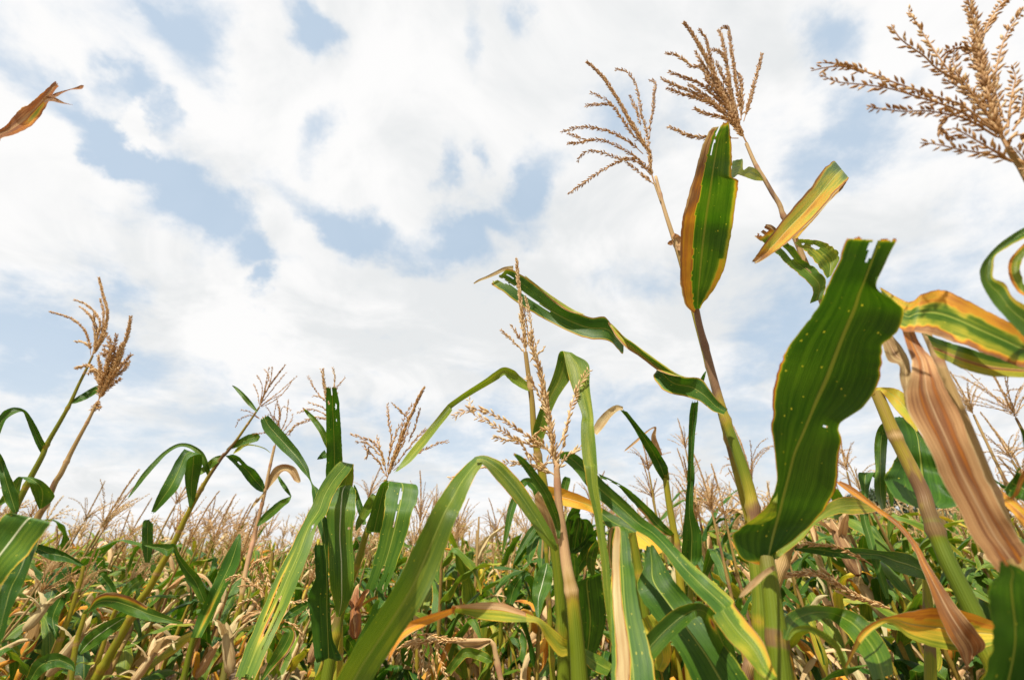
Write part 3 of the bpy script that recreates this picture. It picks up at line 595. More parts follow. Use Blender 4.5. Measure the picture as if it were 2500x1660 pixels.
px_leaf(pD, ['D6', (1075,1400,1165,1365), (1095,1300,1185,1240), (1005,1205,1110,1150), (910,1120,1020,1085), (840,1050,955,1000), (755,980,870,930), (690,932,775,850)], [.85,.84,.83,.82,.80], age=lambda u, v: .22+.5*np.clip((v-.85)/.1, 0, 1)+.2*(np.abs(u-.5) > .45), seed=35, nu=14, nv=70,
 holes=[(.5, .62, .05, .13), (.35, .97, .1, .05), (.7, .99, .08, .05), (.6, .34, .04, .04)], fray=.10)
px_leaf(pD, ['D6', (1195,1225,1225,1205), (1160,1170,1280,1080), (1120,1120,1240,1010), (1060,1050,1150,968), (1010,1010,1070,955), (970,980,1000,950)], [.84,.84,.83], age=.27, seed=36, nu=14, nv=50, holes=[(.55, .60, .12, .07), (.4, .82, .10, .03)], fray=.10)
px_leaf(pD, ['D6', (765,858,20), (800,870,36), (850,905,30), (900,930,20)], .87, age=.72, nu=6, nv=20)
# --- yellow broken stalk at right
pE = px_plant(['D4', (155,225), (230,400), (330,640), (440,860), (520,1020), (610,1210), (640,1330), 'C2', (1290,760), (1350,900), (1430,1060), (1530,1270), (1640,1568)], [.80,.78,.74], (.0095, .0118), 'yellow brown broken-topped corn stalk with a grey green lobed leaf, right side', (.52,.50,.52,.56,.60,.25,.10,.08,.15,.2))
px_leaf(pE, ['D4', (120,250,150,182), (190,215,215,178), (255,285,330,188), (370,425,425,240), (480,540,470,330), (550,612,560,560)], [.80,.78,.74], age=.49, seed=41, nu=10, label='bright yellow leaf bending from the broken stalk top')
px_leaf(pE, ['D4', (585,1335,615,1325,690,1335), (445,1290,618,1250,850,1330), (300,1200,612,1160,925,1285), (230,1040,600,1050,870,1130), (295,930,588,930,800,980), (365,800,572,800,710,830), (370,650,550,650,640,700), (335,520,500,540,575,620), (325,455,430,455,480,470)],
 [.80,.84,.88,.90,.92], age=.10, seed=43, nu=16, fold=.25, label='broad grey green leaf with rounded lobes at its base')
px_leaf(pE, ['D4', (222,1340,40), (195,1200,110), (190,1050,110), (195,950,100), (195,750,120), (215,600,110), (260,520,60), (300,480,20)], [.95], age=.14, seed=44, tilt=[.05, -.05, .06], label='narrow green leaf hanging left of the yellow stalk')
px_leaf(pE, REV(['C2', (700,405,688,420), (800,455,780,490), (935,565,915,580), (1060,655,1040,675), (1160,775,1135,795), (1220,880,1180,900), (1285,985,1225,1010), (1400,1150,1290,1190), (1490,1260,1345,1310), (1560,1370,1400,1395), (1490,1430,1450,1500)]), [.70,.68,.72,.78,.84], age=lambda u, v: .725+.05*(vn2(u*5, v*20, 8)-.5)-.08*(v > .75), seed=45, nu=12, fold=.3, label='brown blotched dry leaf draped down to the right')
px_leaf(pE, ['C2', (1620,1235,1600,1365), (1450,1172,1450,1400), (1300,1145,1285,1380), (1150,1163,1120,1325), (1030,1190,1010,1240), (920,1225,935,1262), (835,1285,860,1325), (790,1370,805,1400), (742,1490,752,1500)], [.70,.70,.68,.66,.64], age=lambda u, v: .47+.14*(u+.2*(vn2(u*5, v*20, 7)-.5) < .3)+.2*np.clip(v-.6, 0, 1)-.15*(u > .85), seed=46, nu=16, fold=.2, label='orange yellow leaf arching left across the bottom')
# --- big dry brown leaf, close
pF = px_plant(['S', (2226,738), (2300,900), (2400,1150), (2530,1500), (2600,1700)], [.52,.52,.52], (.004, .009), 'corn plant with a big dry reddish brown leaf hanging in front', (.8,.6))
px_leaf(pF, ['C1', (1455,790,1505,735), (1418,900,1512,900), (1425,980,1525,1000), (1455,1080,1580,1100), (1490,1200,1650,1180), (1480,1300,1700,1300), (1450,1420,1760,1420), 'C2', (1110,0,1400,0), (1210,190,1480,210), (1290,370,1565,400), (1395,560,1645,570), (1480,730,1725,700), (1560,850,1790,790), (1650,955,1830,870)],
 [.50,.45,.42,.42,.43,.44], age=lambda u, v: .80-.17*np.clip((.32-v)/.2, 0, 1)+.10*(vn2(u*5, v*3, 1)-.5)-.16*np.exp(-((u-.35)/.05)**2)-.1*np.exp(-((u-.7)/.03)**2), seed=51, nu=20, nv=120, fold=.10, ripple=.1, fray=.05, holes=[(.45, .985, .12, .03), (.8, 1., .1, .03)], label='large withered pinkish brown leaf')
px_leaf(pF, ['C1', (1265,1060,1345,1005), (1310,1190,1425,1100), (1395,1230,1470,1190), (1400,1330,1490,1320), (1430,1440,1500,1440), (1455,1568,1530,1568), 'C2', (1170,100,1200,100), (1215,190,1230,190)], [.52,.48,.45], age=.82, seed=52, nu=10, fold=.3, ripple=.2)
px_leaf(pF, ['C2', (1590,430,16), (1650,500,50), (1720,560,60), (1800,640,80), (1900,760,90)], [.6,.55], age=.6, seed=53, nu=10)
# --- right edge plant: near tassel in the top corner, wide leaves
pG = px_plant(['D3', (1600,1130), (1660,1220), (1725,1320), 'S', (2570,560), (2650,800), (2720,1050), (2800,1350), (2880,1700)], [.36,.37,.40,.42], (.0030, .0105), 'corn plant at the right edge with the big close tassel in the top corner', (.7,.6,.4,.3))
px_tassel(pG, 'D3', .36, [(1600,1130),(1500,920),(1430,640),(1375,370),(1345,170),(1300,20),(1280,-60)],
 [[(1560,900),(1500,700),(1380,450),(1290,290)], [(1580,1080),(1400,800),(1200,600),(1080,450),(980,300),(900,180),(840,80)], [(1220,620),(1060,530),(960,430),(840,350),(760,280),(710,190)],
 [(1450,950),(1240,800),(1100,760),(900,690),(750,640),(560,570),(370,500),(180,482)], [(1500,1000),(1250,860),(1100,800),(900,740),(700,680),(500,650),(300,630),(190,585)], [(500,560),(350,510),(230,515),(150,530),(95,545)],
 [(1520,1050),(1300,920),(1160,880),(980,850),(800,855),(640,835),(540,820)], [(1180,885),(1100,920),(1085,1000),(1120,1040),(1230,1045)], [(1620,1230),(1450,1130),(1300,1040),(1180,980)], [(1640,1240),(1500,1190),(1350,1165),(1200,1140),(1060,1105),(930,1095)],
 [(1500,800),(1500,600),(1535,430),(1590,260),(1680,130),(1735,40)], [(1400,330),(1450,180),(1530,60),(1590,0),(1650,-50)], [(1600,980),(1630,740),(1660,600),(1630,510)], [(1640,1000),(1700,900),(1715,780),(1735,680)],
 [(1600,1080),(1700,1020),(1760,1150)], [(1560,1000),(1460,760),(1400,600),(1330,470),(1290,330)], [(1540,1010),(1400,820),(1280,640),(1180,540)], [(1280,720),(1230,590),(1180,480),(1190,400)], [(1330,400),(1250,360),(1120,400)], [(1560,980),(1440,880),(1300,720),(1100,600)],
 [(1800,1500),(1740,1250),(1650,1130)]], age=.40, sl=.0100, step=.0058, dens=.80, spike_rows=5, open_=.62, spread=.12, brows=2)
px_leaf(pG, ['C1', (2900,1250,2900,1330), (2600,1080,2600,1290), (2352,960,2360,1250), (2180,868,2190,1190), (2000,778,1985,1110), (1850,695,1800,1045), (1700,650,1650,1000), (1570,685,1510,972), (1490,745,1420,965), (1400,715,1345,860), (1235,622,1262,690)], [.42,.42,.42,.43,.44,.46,.50], seed=61, nu=24, nv=110, fold=.08, ripple=.06,
 age=lambda u, v: (lambda q: np.interp(q, [0, .22, .36, .56, .66, .78, .88, 1], [.60, .57, .22, .16, .36, .40, .72, .80]))(u+.22*(vn2(u*4, v*14, 5)-.5)+.10*(vn2(u*11, v*40, 6)-.5))-.08*(v > .7), label='wide leaf striped orange, green and tan')
px_leaf(pG, ['C1', (2900,1200,2900,1350), (2600,1190,2600,1330), (2360,1195,2360,1322), (2100,1150,2100,1312), (1900,1090,1900,1262), (1750,1045,1790,1210), (1590,985,1690,1165)], [.44,.45,.46,.50], seed=62, nu=16, age=lambda u, v: np.where(u < .3, .18, .40)+.4*(np.abs(u-.6) < .08), fold=.1)
px_leaf(pG, ['C1', (2700,1300,2650,900), (2500,1150,2500,800), (2352,1010,2352,765), (2225,880,2262,700), (2120,760,2205,605), (2040,630,2120,560), (2012,520,2118,480), (2045,430,2130,395), (2150,310,2205,340), (2280,215,2290,290), (2420,140,2420,230)], [.38,.38,.38,.38,.37], seed=63, nu=14, nv=90, age=lambda u, v: .22+.25*(u > .8), fold=.15, label='looping green leaf ribbon at the right edge')
px_leaf(pG, ['C1', (2450,760,2430,640), (2352,700,2352,610), (2290,650,2340,560), (2235,540,2320,500), (2235,440,2330,450), (2280,370,2352,400), (2400,250,2420,330)], [.39,.39], seed=64, nu=12, age=lambda u, v: .30+.28*(u < .3), fold=.15)
px_leaf(pG, ['C2', (1480,1700,1850,1700), (1590,1400,1860,1400), (1600,1250,1860,1250), (1578,1100,1850,1100), (1585,1010,1830,1000), (1635,955,1800,945), (1640,870,1740,905)][0:], [.46,.42,.38,.36], seed=65, nu=20, age=.07, fray=.06, fold=.15, holes=[(.35, .97, .1, .03)], label='dark green leaf filling the lower right corner')
px_leaf(pG, ['C2', (1850,560,1850,480), (1760,520,1770,380), (1690,500,1740,350), (1665,460,1780,320)], [.6,.6], seed=66, nu=10, age=.12)
px_leaf(pG, ['C2', (1860,340,1800,330), (1790,230,1770,160), (1800,130,1760,100)], [.5], seed=67, nu=8, age=.1)
px_leaf(pG, ['C2', (1850,240,24), (1770,400,30), (1740,480,26), (1705,520,8)], [.5], seed=68, nu=8, age=.62)
# --- centre: two tassels with their stalks
pH = px_plant(['C4', (478,680), (500,850), (520,1000), (532,1180), (560,1350), (592,1500), 'C5', (650,330), (695,560), (730,800), (752,1050), (770,1300), (775,1568)], [.98,.98,.98], (.0050, .0120), 'corn stalk behind, with the tall narrow tassel in the middle', (.62,.6,.5,.4,.28,.22,.2))
px_tassel(pH, 'C4', .98, [(482,690),(470,560),(450,400),(435,250),(420,85)],
 [[(525,700),(520,600),(515,520),(500,430),(480,330)], [(478,690),(430,640),(380,590),(315,535)], [(465,620),(430,570),(390,512)], [(540,700),(575,680),(597,648)], [(480,600),(450,500),(440,440)], [(500,640),(485,500),(462,380)], [(505,740),(535,700),(545,640),(560,610)]],
 age=.80, sl=.0105, step=.0055, spike_rows=6, spread=.1)
px_leaf(pH, ['C4', (508,920,22), (480,895,50), (430,860,62), (385,820,66), (340,800,50), (290,830,50), (230,870,44), (100,950,36), (0,1020,34), 'C6', (1900,520,62), (1780,670,66), (1650,830,74), (1550,950,60), (1440,1060,8)], [.98,.96,.94,.90,.86], age=.33, seed=71, nu=12, nv=100, tilt=[.02, -.02, .02], label='thin yellow green ribbon leaf reaching down left')
px_leaf(pH, ['C4', (530,1290,575,1290), (525,1190,612,1170), (550,1090,640,1070), (600,960,690,960), (645,850,755,860), (672,760,775,790), (690,690,770,720), (705,672,765,680), (722,685,800,700), (745,800,883,755), (790,950,888,900), (836,1075,912,1090), (832,1140,914,1150), (836,1300,930,1300), (860,1450,938,1450), 'C5', (915,100,1003,100), (935,250,1008,250), (978,430,1035,430), (1005,600,1058,600), (1028,750,1082,750), (1045,950,1096,950), (1070,1150,1112,1150), (1095,1300,1122,1300), (1135,1470,1145,1470)],
 [.92,.90,.88,.84,.78,.74,.72,.70,.68], age=lambda u, v: .28-.07*(v < .3), seed=72, nu=14, nv=150, fold=.12, label='bright pale green leaf folded over and hanging straight down')
px_leaf(pH, ['C5', (700,620,740,640), (600,480,730,600), (580,370,700,480), (575,310,640,350), (600,275,620,285)], [.9,.88,.86], age=.90, seed=73, nu=10, fold=.3, label='dry pinkish leaf sheath')
pI = px_plant(['C4', (662,1330), (668,1420), 'C5', (722,60), (738,350), (770,600), (792,780), (832,1000), (862,1300), (882,1568)], [.80,.80,.78], (.0038, .0122), 'corn stalk in front with the fat pale tassel, middle', (.8,.88,.95,.95,.9,.9,.8,.35,.2,.18))
px_tassel(pI, 'C4', .80, [(664,1400),(660,1330),(640,1150),(600,950),(570,800),(535,690),(510,560)],
 [[(640,1310),(500,1220),(400,1150),(300,1090),(200,1050),(100,1050),(10,1100)], [(620,1300),(450,1250),(330,1180),(230,1110),(150,1080),(120,985)], [(600,1400),(500,1330),(430,1240),(350,1240),(270,1220)], [(672,1300),(720,1220),(750,1100),(790,960),(830,880),(885,790)],
 [(600,1060),(560,940),(520,880),(490,835)], [(680,1430),(740,1350),(830,1280)], [(660,1460),(560,1400),(430,1390),(330,1380)], [(300,1390),(180,1420),(100,1450),(-10,1490)], [(560,1440),(590,1400),(640,1350)], [(660,1300),(620,1180),(560,1180),(530,1240)],
 [(670,1400),(700,1320),(730,1240)], [(655,1350),(600,1280),(560,1240),(480,1260)], [(650,1450),(590,1440),(520,1400),(480,1330)]],
 age=.78, sl=.0125, step=.0072, dens=.9, spike_rows=6, open_=.55, spread=.15)
px_leaf(pI, ['C5', (725,680,24), (665,590,80), (570,440,96), (460,280,112), (360,165,118), (290,100,95), (225,62,62), (175,62,44), 'C6', (2150,960,90), (2090,1030,120), (2010,1140,165), (1930,1290,200), (1860,1420,215), 'C7', (1830,350,255), (1720,600,275), (1580,830,262), (1430,1060,262), (1310,1240,262), (1220,1400,262), (1130,1560,255)],
 [.80,.78,.74,.70,.66,.62,.58,.55,.53], age=lambda u, v: .24, seed=75, nu=20, nv=190, fold=.16, tilt=[0, .06, .08, .02, -.03, -.05, -.03], label='very long bright green leaf arching over and running down to the left')
px_leaf(pI, ['C5', (740,600,16), (730,500,44), (695,390,60), (650,290,64), (590,200,60), (520,105,52), (470,50,36), (430,20,12)], [.79,.76,.72], age=lambda u, v: .17+.5*np.clip((v-.93)/.05, 0, 1), seed=76, nu=12, label='short narrow green leaf pointing up left')
pI2 = px_leaf(pI, ['C5', (800,1400,795,1290), (740,1400,765,1275), (660,1300,700,1215), (600,1190,620,1150), (530,1170,530,1115), (450,1172,450,1075), (330,1165,340,1038), (200,1150,210,1036), (90,1115,100,1050), (0,1105,10,1062), 'C7', (2050,830,2060,782), (1850,920,1830,850), (1690,1000,1640,925), (1600,1080,1570,1000), (1510,1230,1490,1190)],
 [.78,.76,.72,.68,.66,.66,.68], age=lambda u, v: np.where(v < .3, .42, np.where(v < .66, .34+.5*(u > .62), .62)), seed=77, nu=16, nv=120, fold=.2, tilt=[0, .05, -.03, .04], label='low sagging leaf, half green and half burnt orange')
# more leaves around the middle, on a plant of their own just behind
pK2 = px_plant(['C5', (1240,560), (1300,900), (1330,1200), (1350,1568)], [.95,.95], (.007, .012), 'low corn plant with a brown-centred folded leaf, bottom middle', (.3, .25), node_every=.14)
px_leaf(pK2, REV(['C5', (640,235,700,350), (750,255,760,372), (850,288,880,398), (940,328,955,418), (1040,395,1035,470), (1150,455,1080,525), (1260,500,1210,590), (1360,545,1260,650), (1420,620,1330,680), (1450,690,1400,720)]), [.95,1.0,1.05,1.12], age=lambda u, v: np.where(v > .56, .54, np.where(v > .3, .12, .50)), seed=81, nu=14, nv=90, label='orange yellow leaf crossing behind the stalks')
px_leaf(pK2, ['C5', (1090,800,1110,800), (1078,700,1112,690), (1075,600,1135,600), (1085,535,1150,520), (1120,522,1195,530), (1108,620,1225,640), (1104,760,1240,760), (1098,900,1262,860), (1098,1080,1285,1050), (1100,1280,1335,1250), (1100,1450,1385,1450), (1100,1650,1410,1650)],
 [.86,.84,.82,.80,.76,.74,.72,.70,.68,.66,.64,.62], age=lambda u, v: .17+.70*np.clip((u-.05-.05*np.sin(v*9))/.04, 0, 1)*np.clip((.45-.05*np.sin(v*13)-u)/.05, 0, 1)+.1*(vn2(u*40, v*6, 3)-.5), seed=82, nu=24, nv=120, fold=-.06, label='upright folded leaf with a broad dry tan centre stripe')
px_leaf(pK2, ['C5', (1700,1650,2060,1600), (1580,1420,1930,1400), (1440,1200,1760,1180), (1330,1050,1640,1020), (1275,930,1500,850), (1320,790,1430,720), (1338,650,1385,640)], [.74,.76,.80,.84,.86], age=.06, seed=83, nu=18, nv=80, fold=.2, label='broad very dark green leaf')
px_leaf(pK2, ['C5', (1300,1420,150), (1400,1300,150), (1500,1200,150), (1600,1120,130), (1690,1085,90), (1760,1120,100), (1820,1230,130), (1880,1360,120), (1930,1480,80), (1960,1570,20)], [.66,.66,.66,.66,.66,.72,.74,.76,.78,.80], age=lambda u, v: .14+.6*np.exp(-((u-.55)/.15)**2-((v-.62)/.05)**2), seed=84, nu=14, nv=80, label='grey green leaf folded over to the right, low')
px_leaf(pK2, ['C5', (890,1640,940,1560), (870,1450,990,1400), (855,1300,1040,1260), (850,1150,1060,1150), (832,1020,1052,1000), (835,925,1030,860), (900,880,1030,828)], [.98,.95,.90,.86], age=.08, seed=85, nu=16, label='dark green leaf behind the front stalk')
px_leaf(pK2, ['C5', (1090,1500,90), (1000,1450,110), (930,1400,80), (870,1350,30)], [.8,.9], age=.2, seed=86, nu=10)
px_leaf(pK2, ['C5', (1420,1500,70), (1450,1420,110), (1430,1330,150), (1380,1230,150), (1330,1130,90)], [.88], age=.4, seed=87, nu=12)
# --- left of centre
pJ = px_plant(['C6', (1368,1120), 'C7', (1335,160), (1270,380), (1200,560), (1130,760), (1095,920), (1070,1040), (1025,1250), (1000,1400)], [1.42,1.40], (.0055, .0150), 'corn plant left of centre with a golden tassel and a wide folded grey green leaf', (.5,.4,.3,.28,.2))
px_tassel(pJ, 'C6', 1.42, [(1372,1120),(1430,950),(1490,800),(1540,650),(1600,530),(1640,430),(1697,328)],
 [[(1395,1000),(1480,780),(1520,600),(1590,480)], [(1400,900),(1410,750),(1390,620),(1380,475)], [(1560,600),(1500,540),(1420,468)], [(1375,1090),(1340,920),(1260,800),(1150,760),(1060,728)], [(1340,930),(1250,840),(1180,800),(1100,802)], [(1350,1000),(1315,850),(1290,755)],
 [(1420,1030),(1520,900),(1620,770),(1700,690)], [(1430,1040),(1560,940),(1680,870),(1780,820),(1890,793)], [(1560,800),(1620,650),(1655,508)], [(1225,830),(1215,880),(1198,942)], [(1380,1050),(1400,900),(1440,760),(1480,660)], [(1370,1090),(1300,960),(1220,880),(1180,830)],
 [(1400,1020),(1470,900),(1540,740),(1570,600)]], age=.50, sl=.0125, step=.0075, spike_rows=6, spread=.2)
px_leaf(pJ, ['C7', (1325,165,1362,175), (1345,60,1420,120), 'C6', (1195,1560,1330,1568), (1232,1420,1360,1420), (1285,1240,1390,1240), (1330,1150,1400,1160), (1385,1128,1560,1150), (1382,1165,1640,1178), (1362,1290,1630,1290), 'C7', (1480,10,1705,10), (1450,150,1668,155), (1405,350,1600,380), (1350,540,1530,550), (1325,640,1480,670)],
 [1.40,1.38,1.36,1.34,1.32,1.30,1.26,1.22,1.20,1.18,1.18,1.18,1.18,1.18], age=.17, seed=91, nu=22, nv=120, fold=.06, fray=.05, holes=[(.45, .60, .03, .05), (.42, .72, .03, .04), (.38, .48, .02, .02), (.5, .97, .05, .12), (.8, .98, .04, .08), (.3, .43, .06, .015)], label='wide grey green leaf folded over like a flap, with chewed holes')
px_leaf(pJ, ['C7', (1085,860,1118,860), (1062,740,1190,740), (1030,600,1225,600), (1020,400,1230,400), (1010,200,1215,200), (1000,0,1240,0), 'C6', (866,1310,1112,1300), (885,1230,1108,1220), (940,1185,1085,1178), (1000,1165,1060,1162)], [1.34,1.29,1.27,1.27,1.28,1.29,1.30,1.31,1.33,1.36], age=.18, seed=92, nu=20, nv=100, fold=.12,
 holes=[(.15, .60, .02, .03), (.85, .48, .05, .008), (.1, .52, .02, .02)], label='broad upright leaf with a white midrib').__setitem__('rib_pale', 1.0)
px_leaf(pJ, ['C6', (900,1250,980,1250), (858,1110,1000,1110), (860,950,998,950), (860,800,992,800), (858,680,985,680), (856,560,976,560), (857,450,968,450), (860,325,942,325)], [1.45,1.42,1.38,1.33,1.28,1.24], age=lambda u, v: .10+.6*(v > .985), seed=93, nu=20, nv=120, fold=.12,
 holes=[(.22, .84, .07, .022), (.74, .80, .06, .035), (.50, .97, .04, .07), (.72, .65, .03, .01)], label='tall dark green upright leaf with a squared torn top')
px_leaf(pJ, ['C6', (960,1230,1075,1240), (965,1120,1090,1130), (1000,1030,1092,1030), (1000,968,1090,985), (960,975,1050,1060), (870,1080,960,1180), (790,1210,900,1290), (735,1340,860,1410), 'C7', (785,135,925,110), (690,330,860,330), (560,590,745,620), (440,880,650,850), (330,1120,520,1130), (235,1400,400,1400)],
 [1.44,1.42,1.40,1.36,1.32,1.26,1.20,1.16,1.12,1.08,1.02,.96,.92,.88], age=lambda u, v: .23+.55*np.exp(-((u-.5)/.10)**2-((v-.86)/.05)**2)+.4*np.exp(-((u-.25)/.06)**2-((v-.78)/.08)**2), seed=94, nu=22, nv=160, fold=.12, label='big green leaf arching over and down left, torn near its tip',
 holes=[(.55, .84, .06, .05), (.3, .80, .03, .06), (.75, .88, .03, .05), (.75, .62, .05, .015), (.5, .9, .02, .03)], fray=.05)
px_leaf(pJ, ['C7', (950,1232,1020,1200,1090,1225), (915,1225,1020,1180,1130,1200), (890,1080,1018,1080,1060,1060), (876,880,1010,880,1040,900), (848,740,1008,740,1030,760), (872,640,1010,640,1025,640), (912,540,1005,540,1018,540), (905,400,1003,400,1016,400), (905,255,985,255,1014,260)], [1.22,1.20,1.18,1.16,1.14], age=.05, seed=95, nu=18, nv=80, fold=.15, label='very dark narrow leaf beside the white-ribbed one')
px_leaf(pJ, ['C7', (1000,340,22), (990,220,60), (965,80,90), 'C6', (800,1420,88), (785,1300,80), (765,1210,60), (740,1160,16), (715,1100,20), (680,1030,64), (620,940,84), (540,850,110), (440,740,120), (370,660,115), (322,575,70)], [1.20,1.22,1.25,1.28,1.30,1.30], age=lambda u, v: .08+.6*(v > .985), seed=96, nu=14, nv=120, fold=.15, label='dark ragged leaf kinked halfway, pointing up left')
px_leaf(pJ, ['C6', (272,540,14), (205,465,42), (135,385,36), (90,340,22), (58,316,4)], [1.3,1.32], age=.14, seed=97, nu=8, nv=30)
px_leaf(pJ, ['C6', (872,850,20), (860,790,52), (820,700,54), (755,610,46), (700,550,30), (658,505,8)], [1.4,1.38], age=lambda u, v: .18+.4*(v > .9), seed=98, nu=8, nv=40)
px_leaf(pJ, ['C6', (1110,1550,10), (1140,1480,55), (1200,1380,80), (1250,1290,78), (1275,1245,50)], [1.45], age=.24, seed=99, nu=10)
px_leaf(pJ, ['C6', (1185,1500,30), (1160,1400,56), (1130,1300,50), (1110,1210,30), (1095,1160,8)], [1.6], age=.1, seed=100, nu=8)
px_leaf(pJ, ['C6', (782,945,5), (820,920,46), (862,895,70)], [1.45], age=.12, seed=101, nu=8, nv=20, fray=.2)
px_leaf(pJ, ['C7', (1100,1390,1240,1390), (1190,1200,1300,1200), (1270,1020,1390,1020), (1360,850,1480,870), (1400,740,1520,760), (1440,725,1528,738), (1420,800,1460,780)], [1.2,1.1,1.0,.96,.94,.92,.9], age=.08, seed=102, nu=14, fold=.1, label='dark leaf with a rolled-over top, behind the long green leaf')
b = Buf(); gen_ear(b, P(np.array(500+1240/3.374), np.array(1250+1040/3.374), 1.45), 2.2, np.random.default_rng(3), .72, .10, .016); mkobj('ear', b, M_LEAF, pJ, pJ.location[:])
# --- pink stalk and yellow stalk
pK = px_plant(['C6', (420,830), (400,920), (365,1080), (338,1220), (300,1380), (262,1540), 'C7', (395,250), (370,340), (330,520), (290,760), (200,1100), (150,1383)], [2.0,2.0,1.9], (.0055, .0105), 'pink stalked corn plant, left, with a loose tassel', (.8,.85,.95,.95,.25,.25))
px_tassel(pK, 'C6', 2.0, [(425,830),(440,760),(450,660),(465,560),(440,450)], [[(430,780),(480,690),(520,600),(540,430)], [(430,790),(500,700),(560,620),(575,560)], [(440,740),(420,640),(380,540),(350,500)], [(430,800),(520,750),(570,690)], [(450,660),(420,580),(430,480)], [(460,600),(490,500),(560,530)],
 [(430,800),(400,770),(350,720),(230,735)], [(290,600),(230,570),(130,600),(90,660)], [(290,600),(220,545),(130,525)], [(420,820),(560,690),(640,640),(850,590)], [(430,800),(470,700),(430,600),(360,560)]], age=.35, sl=.011, step=.009, spike_rows=4)
px_leaf(pK, ['C6', (332,1228,342,1195), (270,1205,322,1130), (200,1140,290,1080), (140,1060,250,1030), (90,1000,185,990), (40,950,120,925), (0,915,60,898)], [2.0,1.95,1.9], age=.08, seed=111, nu=14, holes=[(.5, .72, .09, .04)], label='dark leaf with a round hole')
px_leaf(pK, ['C6', (338,1225,10), (370,1160,40), (410,1090,70), (450,1035,70), (510,1015,60), (570,1040,70), (610,1110,56), (635,1140,20)], [2.0], age=.83, seed=112, nu=8, nv=50, fold=.3, label='dry tan leaf bent over')
px_leaf(pK, ['C6', (272,1510,14), (330,1450,60), (410,1380,70), (480,1320,60), (530,1290,44), (560,1260,8)], [1.95], age=.16, seed=113, nu=8)
px_leaf(pK, ['C6', (345,1210,10), (300,1270,20), (250,1320,24), (208,1380,6)], [1.95], age=.85, seed=114, nu=6, nv=20)
px_leaf(pK, ['C6', (560,1260,10), (520,1200,36), (480,1140,34), (440,1070,12)], [2.2], age=.15, seed=115, nu=6, nv=24)
pK3 = px_plant(['C6', (290,500), (230,590), (160,690), (90,790), (0,900), 'C8', (1400,160), (1310,290), (1240,410), (1190,500), (1130,620), (1090,710), (1000,870), (930,1000), (870,1080), (780,1250), (620,1530)], [2.0,2.0,2.0], (.0040, .0160), 'leaning yellow corn stalk with a spiky tassel at its tip', (.55,.5,.45,.4,.35,.3))
px_tassel(pK3, 'C6', 2.0, [(290,500),(340,380),(420,260),(460,210),(508,145)], [[(295,490),(320,420),(350,280),(375,160)], [(300,480),(340,350),(370,240),(335,180)], [(300,470),(380,290),(400,160)], [(300,480),(400,350),(480,250),(520,205)], [(300,490),(450,380),(540,300),(612,238)], [(310,500),(440,430),(520,350),(560,290)],
 [(290,480),(310,400),(310,300),(265,228)], [(285,470),(280,400),(262,350),(238,305)], [(300,495),(380,440),(470,400)]], age=.42, sl=.0105, step=.008, spike_rows=4, open_=.3)
px_leaf(pK3, ['C8', (1190,498,1196,492), (1178,430,1222,430), (1160,320,1245,330), (1158,200,1268,210), (1160,125,1262,150), (1148,128,1180,180), (1100,200,1162,260), (1030,330,1120,360), (980,430,1040,450), (945,520,965,525)], [2.0,1.98,1.95,1.92,1.88,1.84,1.82,1.80,1.80,1.80], age=.12, seed=121, nu=12, nv=80, label='leaf folded into an upside-down V')
px_leaf(pK3, ['C8', (1312,285,20), (1295,230,36), (1260,150,38), (1190,100,26), (1120,95,22), (1040,140,24), (970,210,30), (900,290,32), (850,360,22), (800,430,5)], [2.0,1.95,1.9], age=.14, seed=122, nu=8)
px_leaf(pK3, ['C6', (10,865,10), (70,830,44), (140,800,66), (210,770,76), (270,755,70), (292,765,30)], [2.0], age=.15, seed=123, nu=8, nv=30)
px_leaf(pK3, ['C6', (70,895,8), (110,860,30), (170,825,18), (240,825,10), (330,850,8), (385,890,4)], [2.0], age=.35, seed=124, nu=6, nv=30)
px_leaf(pK3, ['C8', (1400,160,16), (1350,190,44), (1290,240,40), (1230,280,24), (1195,308,5)], [2.0], age=.22, seed=125, nu=6, nv=30)
# --- far left tall pair
pL = px_plant(['D1', (620,1000), (560,1120), (500,1230), (450,1325), (390,1450), 'C8', (345,330), (290,460), (240,540), (200,640), (160,760)], [1.8,1.8], (.0048, .0125), 'tall tan corn stalk leaning right with a bushy tassel, far left', (.75,.7,.7,.65,.6))
px_tassel(pL, 'D1', 1.8, [(620,1000),(680,890),(740,790),(780,660),(815,560),(835,450)], [[(640,970),(650,880),(690,760),(730,640),(745,565)], [(630,980),(640,880),(640,780),(625,700)], [(640,960),(700,860),(780,760),(840,690)], [(650,930),(720,850),(790,790),(820,740)], [(640,940),(660,830),(700,700),(700,600),(670,570)],
 [(650,900),(600,800),(560,765),(490,780)], [(650,930),(700,800),(740,700),(710,640),(660,640)], [(640,960),(690,820),(760,700),(780,620)], [(620,990),(635,1040)], [(640,900),(640,820),(600,790),(560,820)], [(640,950),(720,880),(770,850)], [(630,980),(660,870),(720,760),(700,690),(660,660)],
 [(640,950),(700,840),(750,720),(760,640)], [(620,1000),(600,1030),(592,1052)], [(650,900),(680,780),(680,700),(640,690)]], age=.55, sl=.0140, step=.0058, spike_rows=7, dens=1, open_=.8, brows=5)
px_leaf(pL, ['C8', (245,495,268,488), (205,400,330,440), (180,330,335,390), (150,308,250,310), (115,292,150,300), (60,350,120,400), (10,420,80,420), (-30,480,10,470)], [1.75,1.72,1.70,1.70,1.72,1.75,1.75,1.75], age=lambda u, v: .13, seed=131, nu=12, nv=60, label='leaf folded over the joint of the tan stalk')
pL2 = px_plant(['D1', (592,700), (545,800), (500,890), (450,1000), (390,1110), (300,1265), (270,1340), (200,1470), (150,1568), 'C8', (100,480), (60,580), (10,700)], [1.85,1.85], (.0040, .0125), 'tall yellow green corn stalk with a curved narrow tassel, far left', (.6,.35,.3,.28,.3,.25))
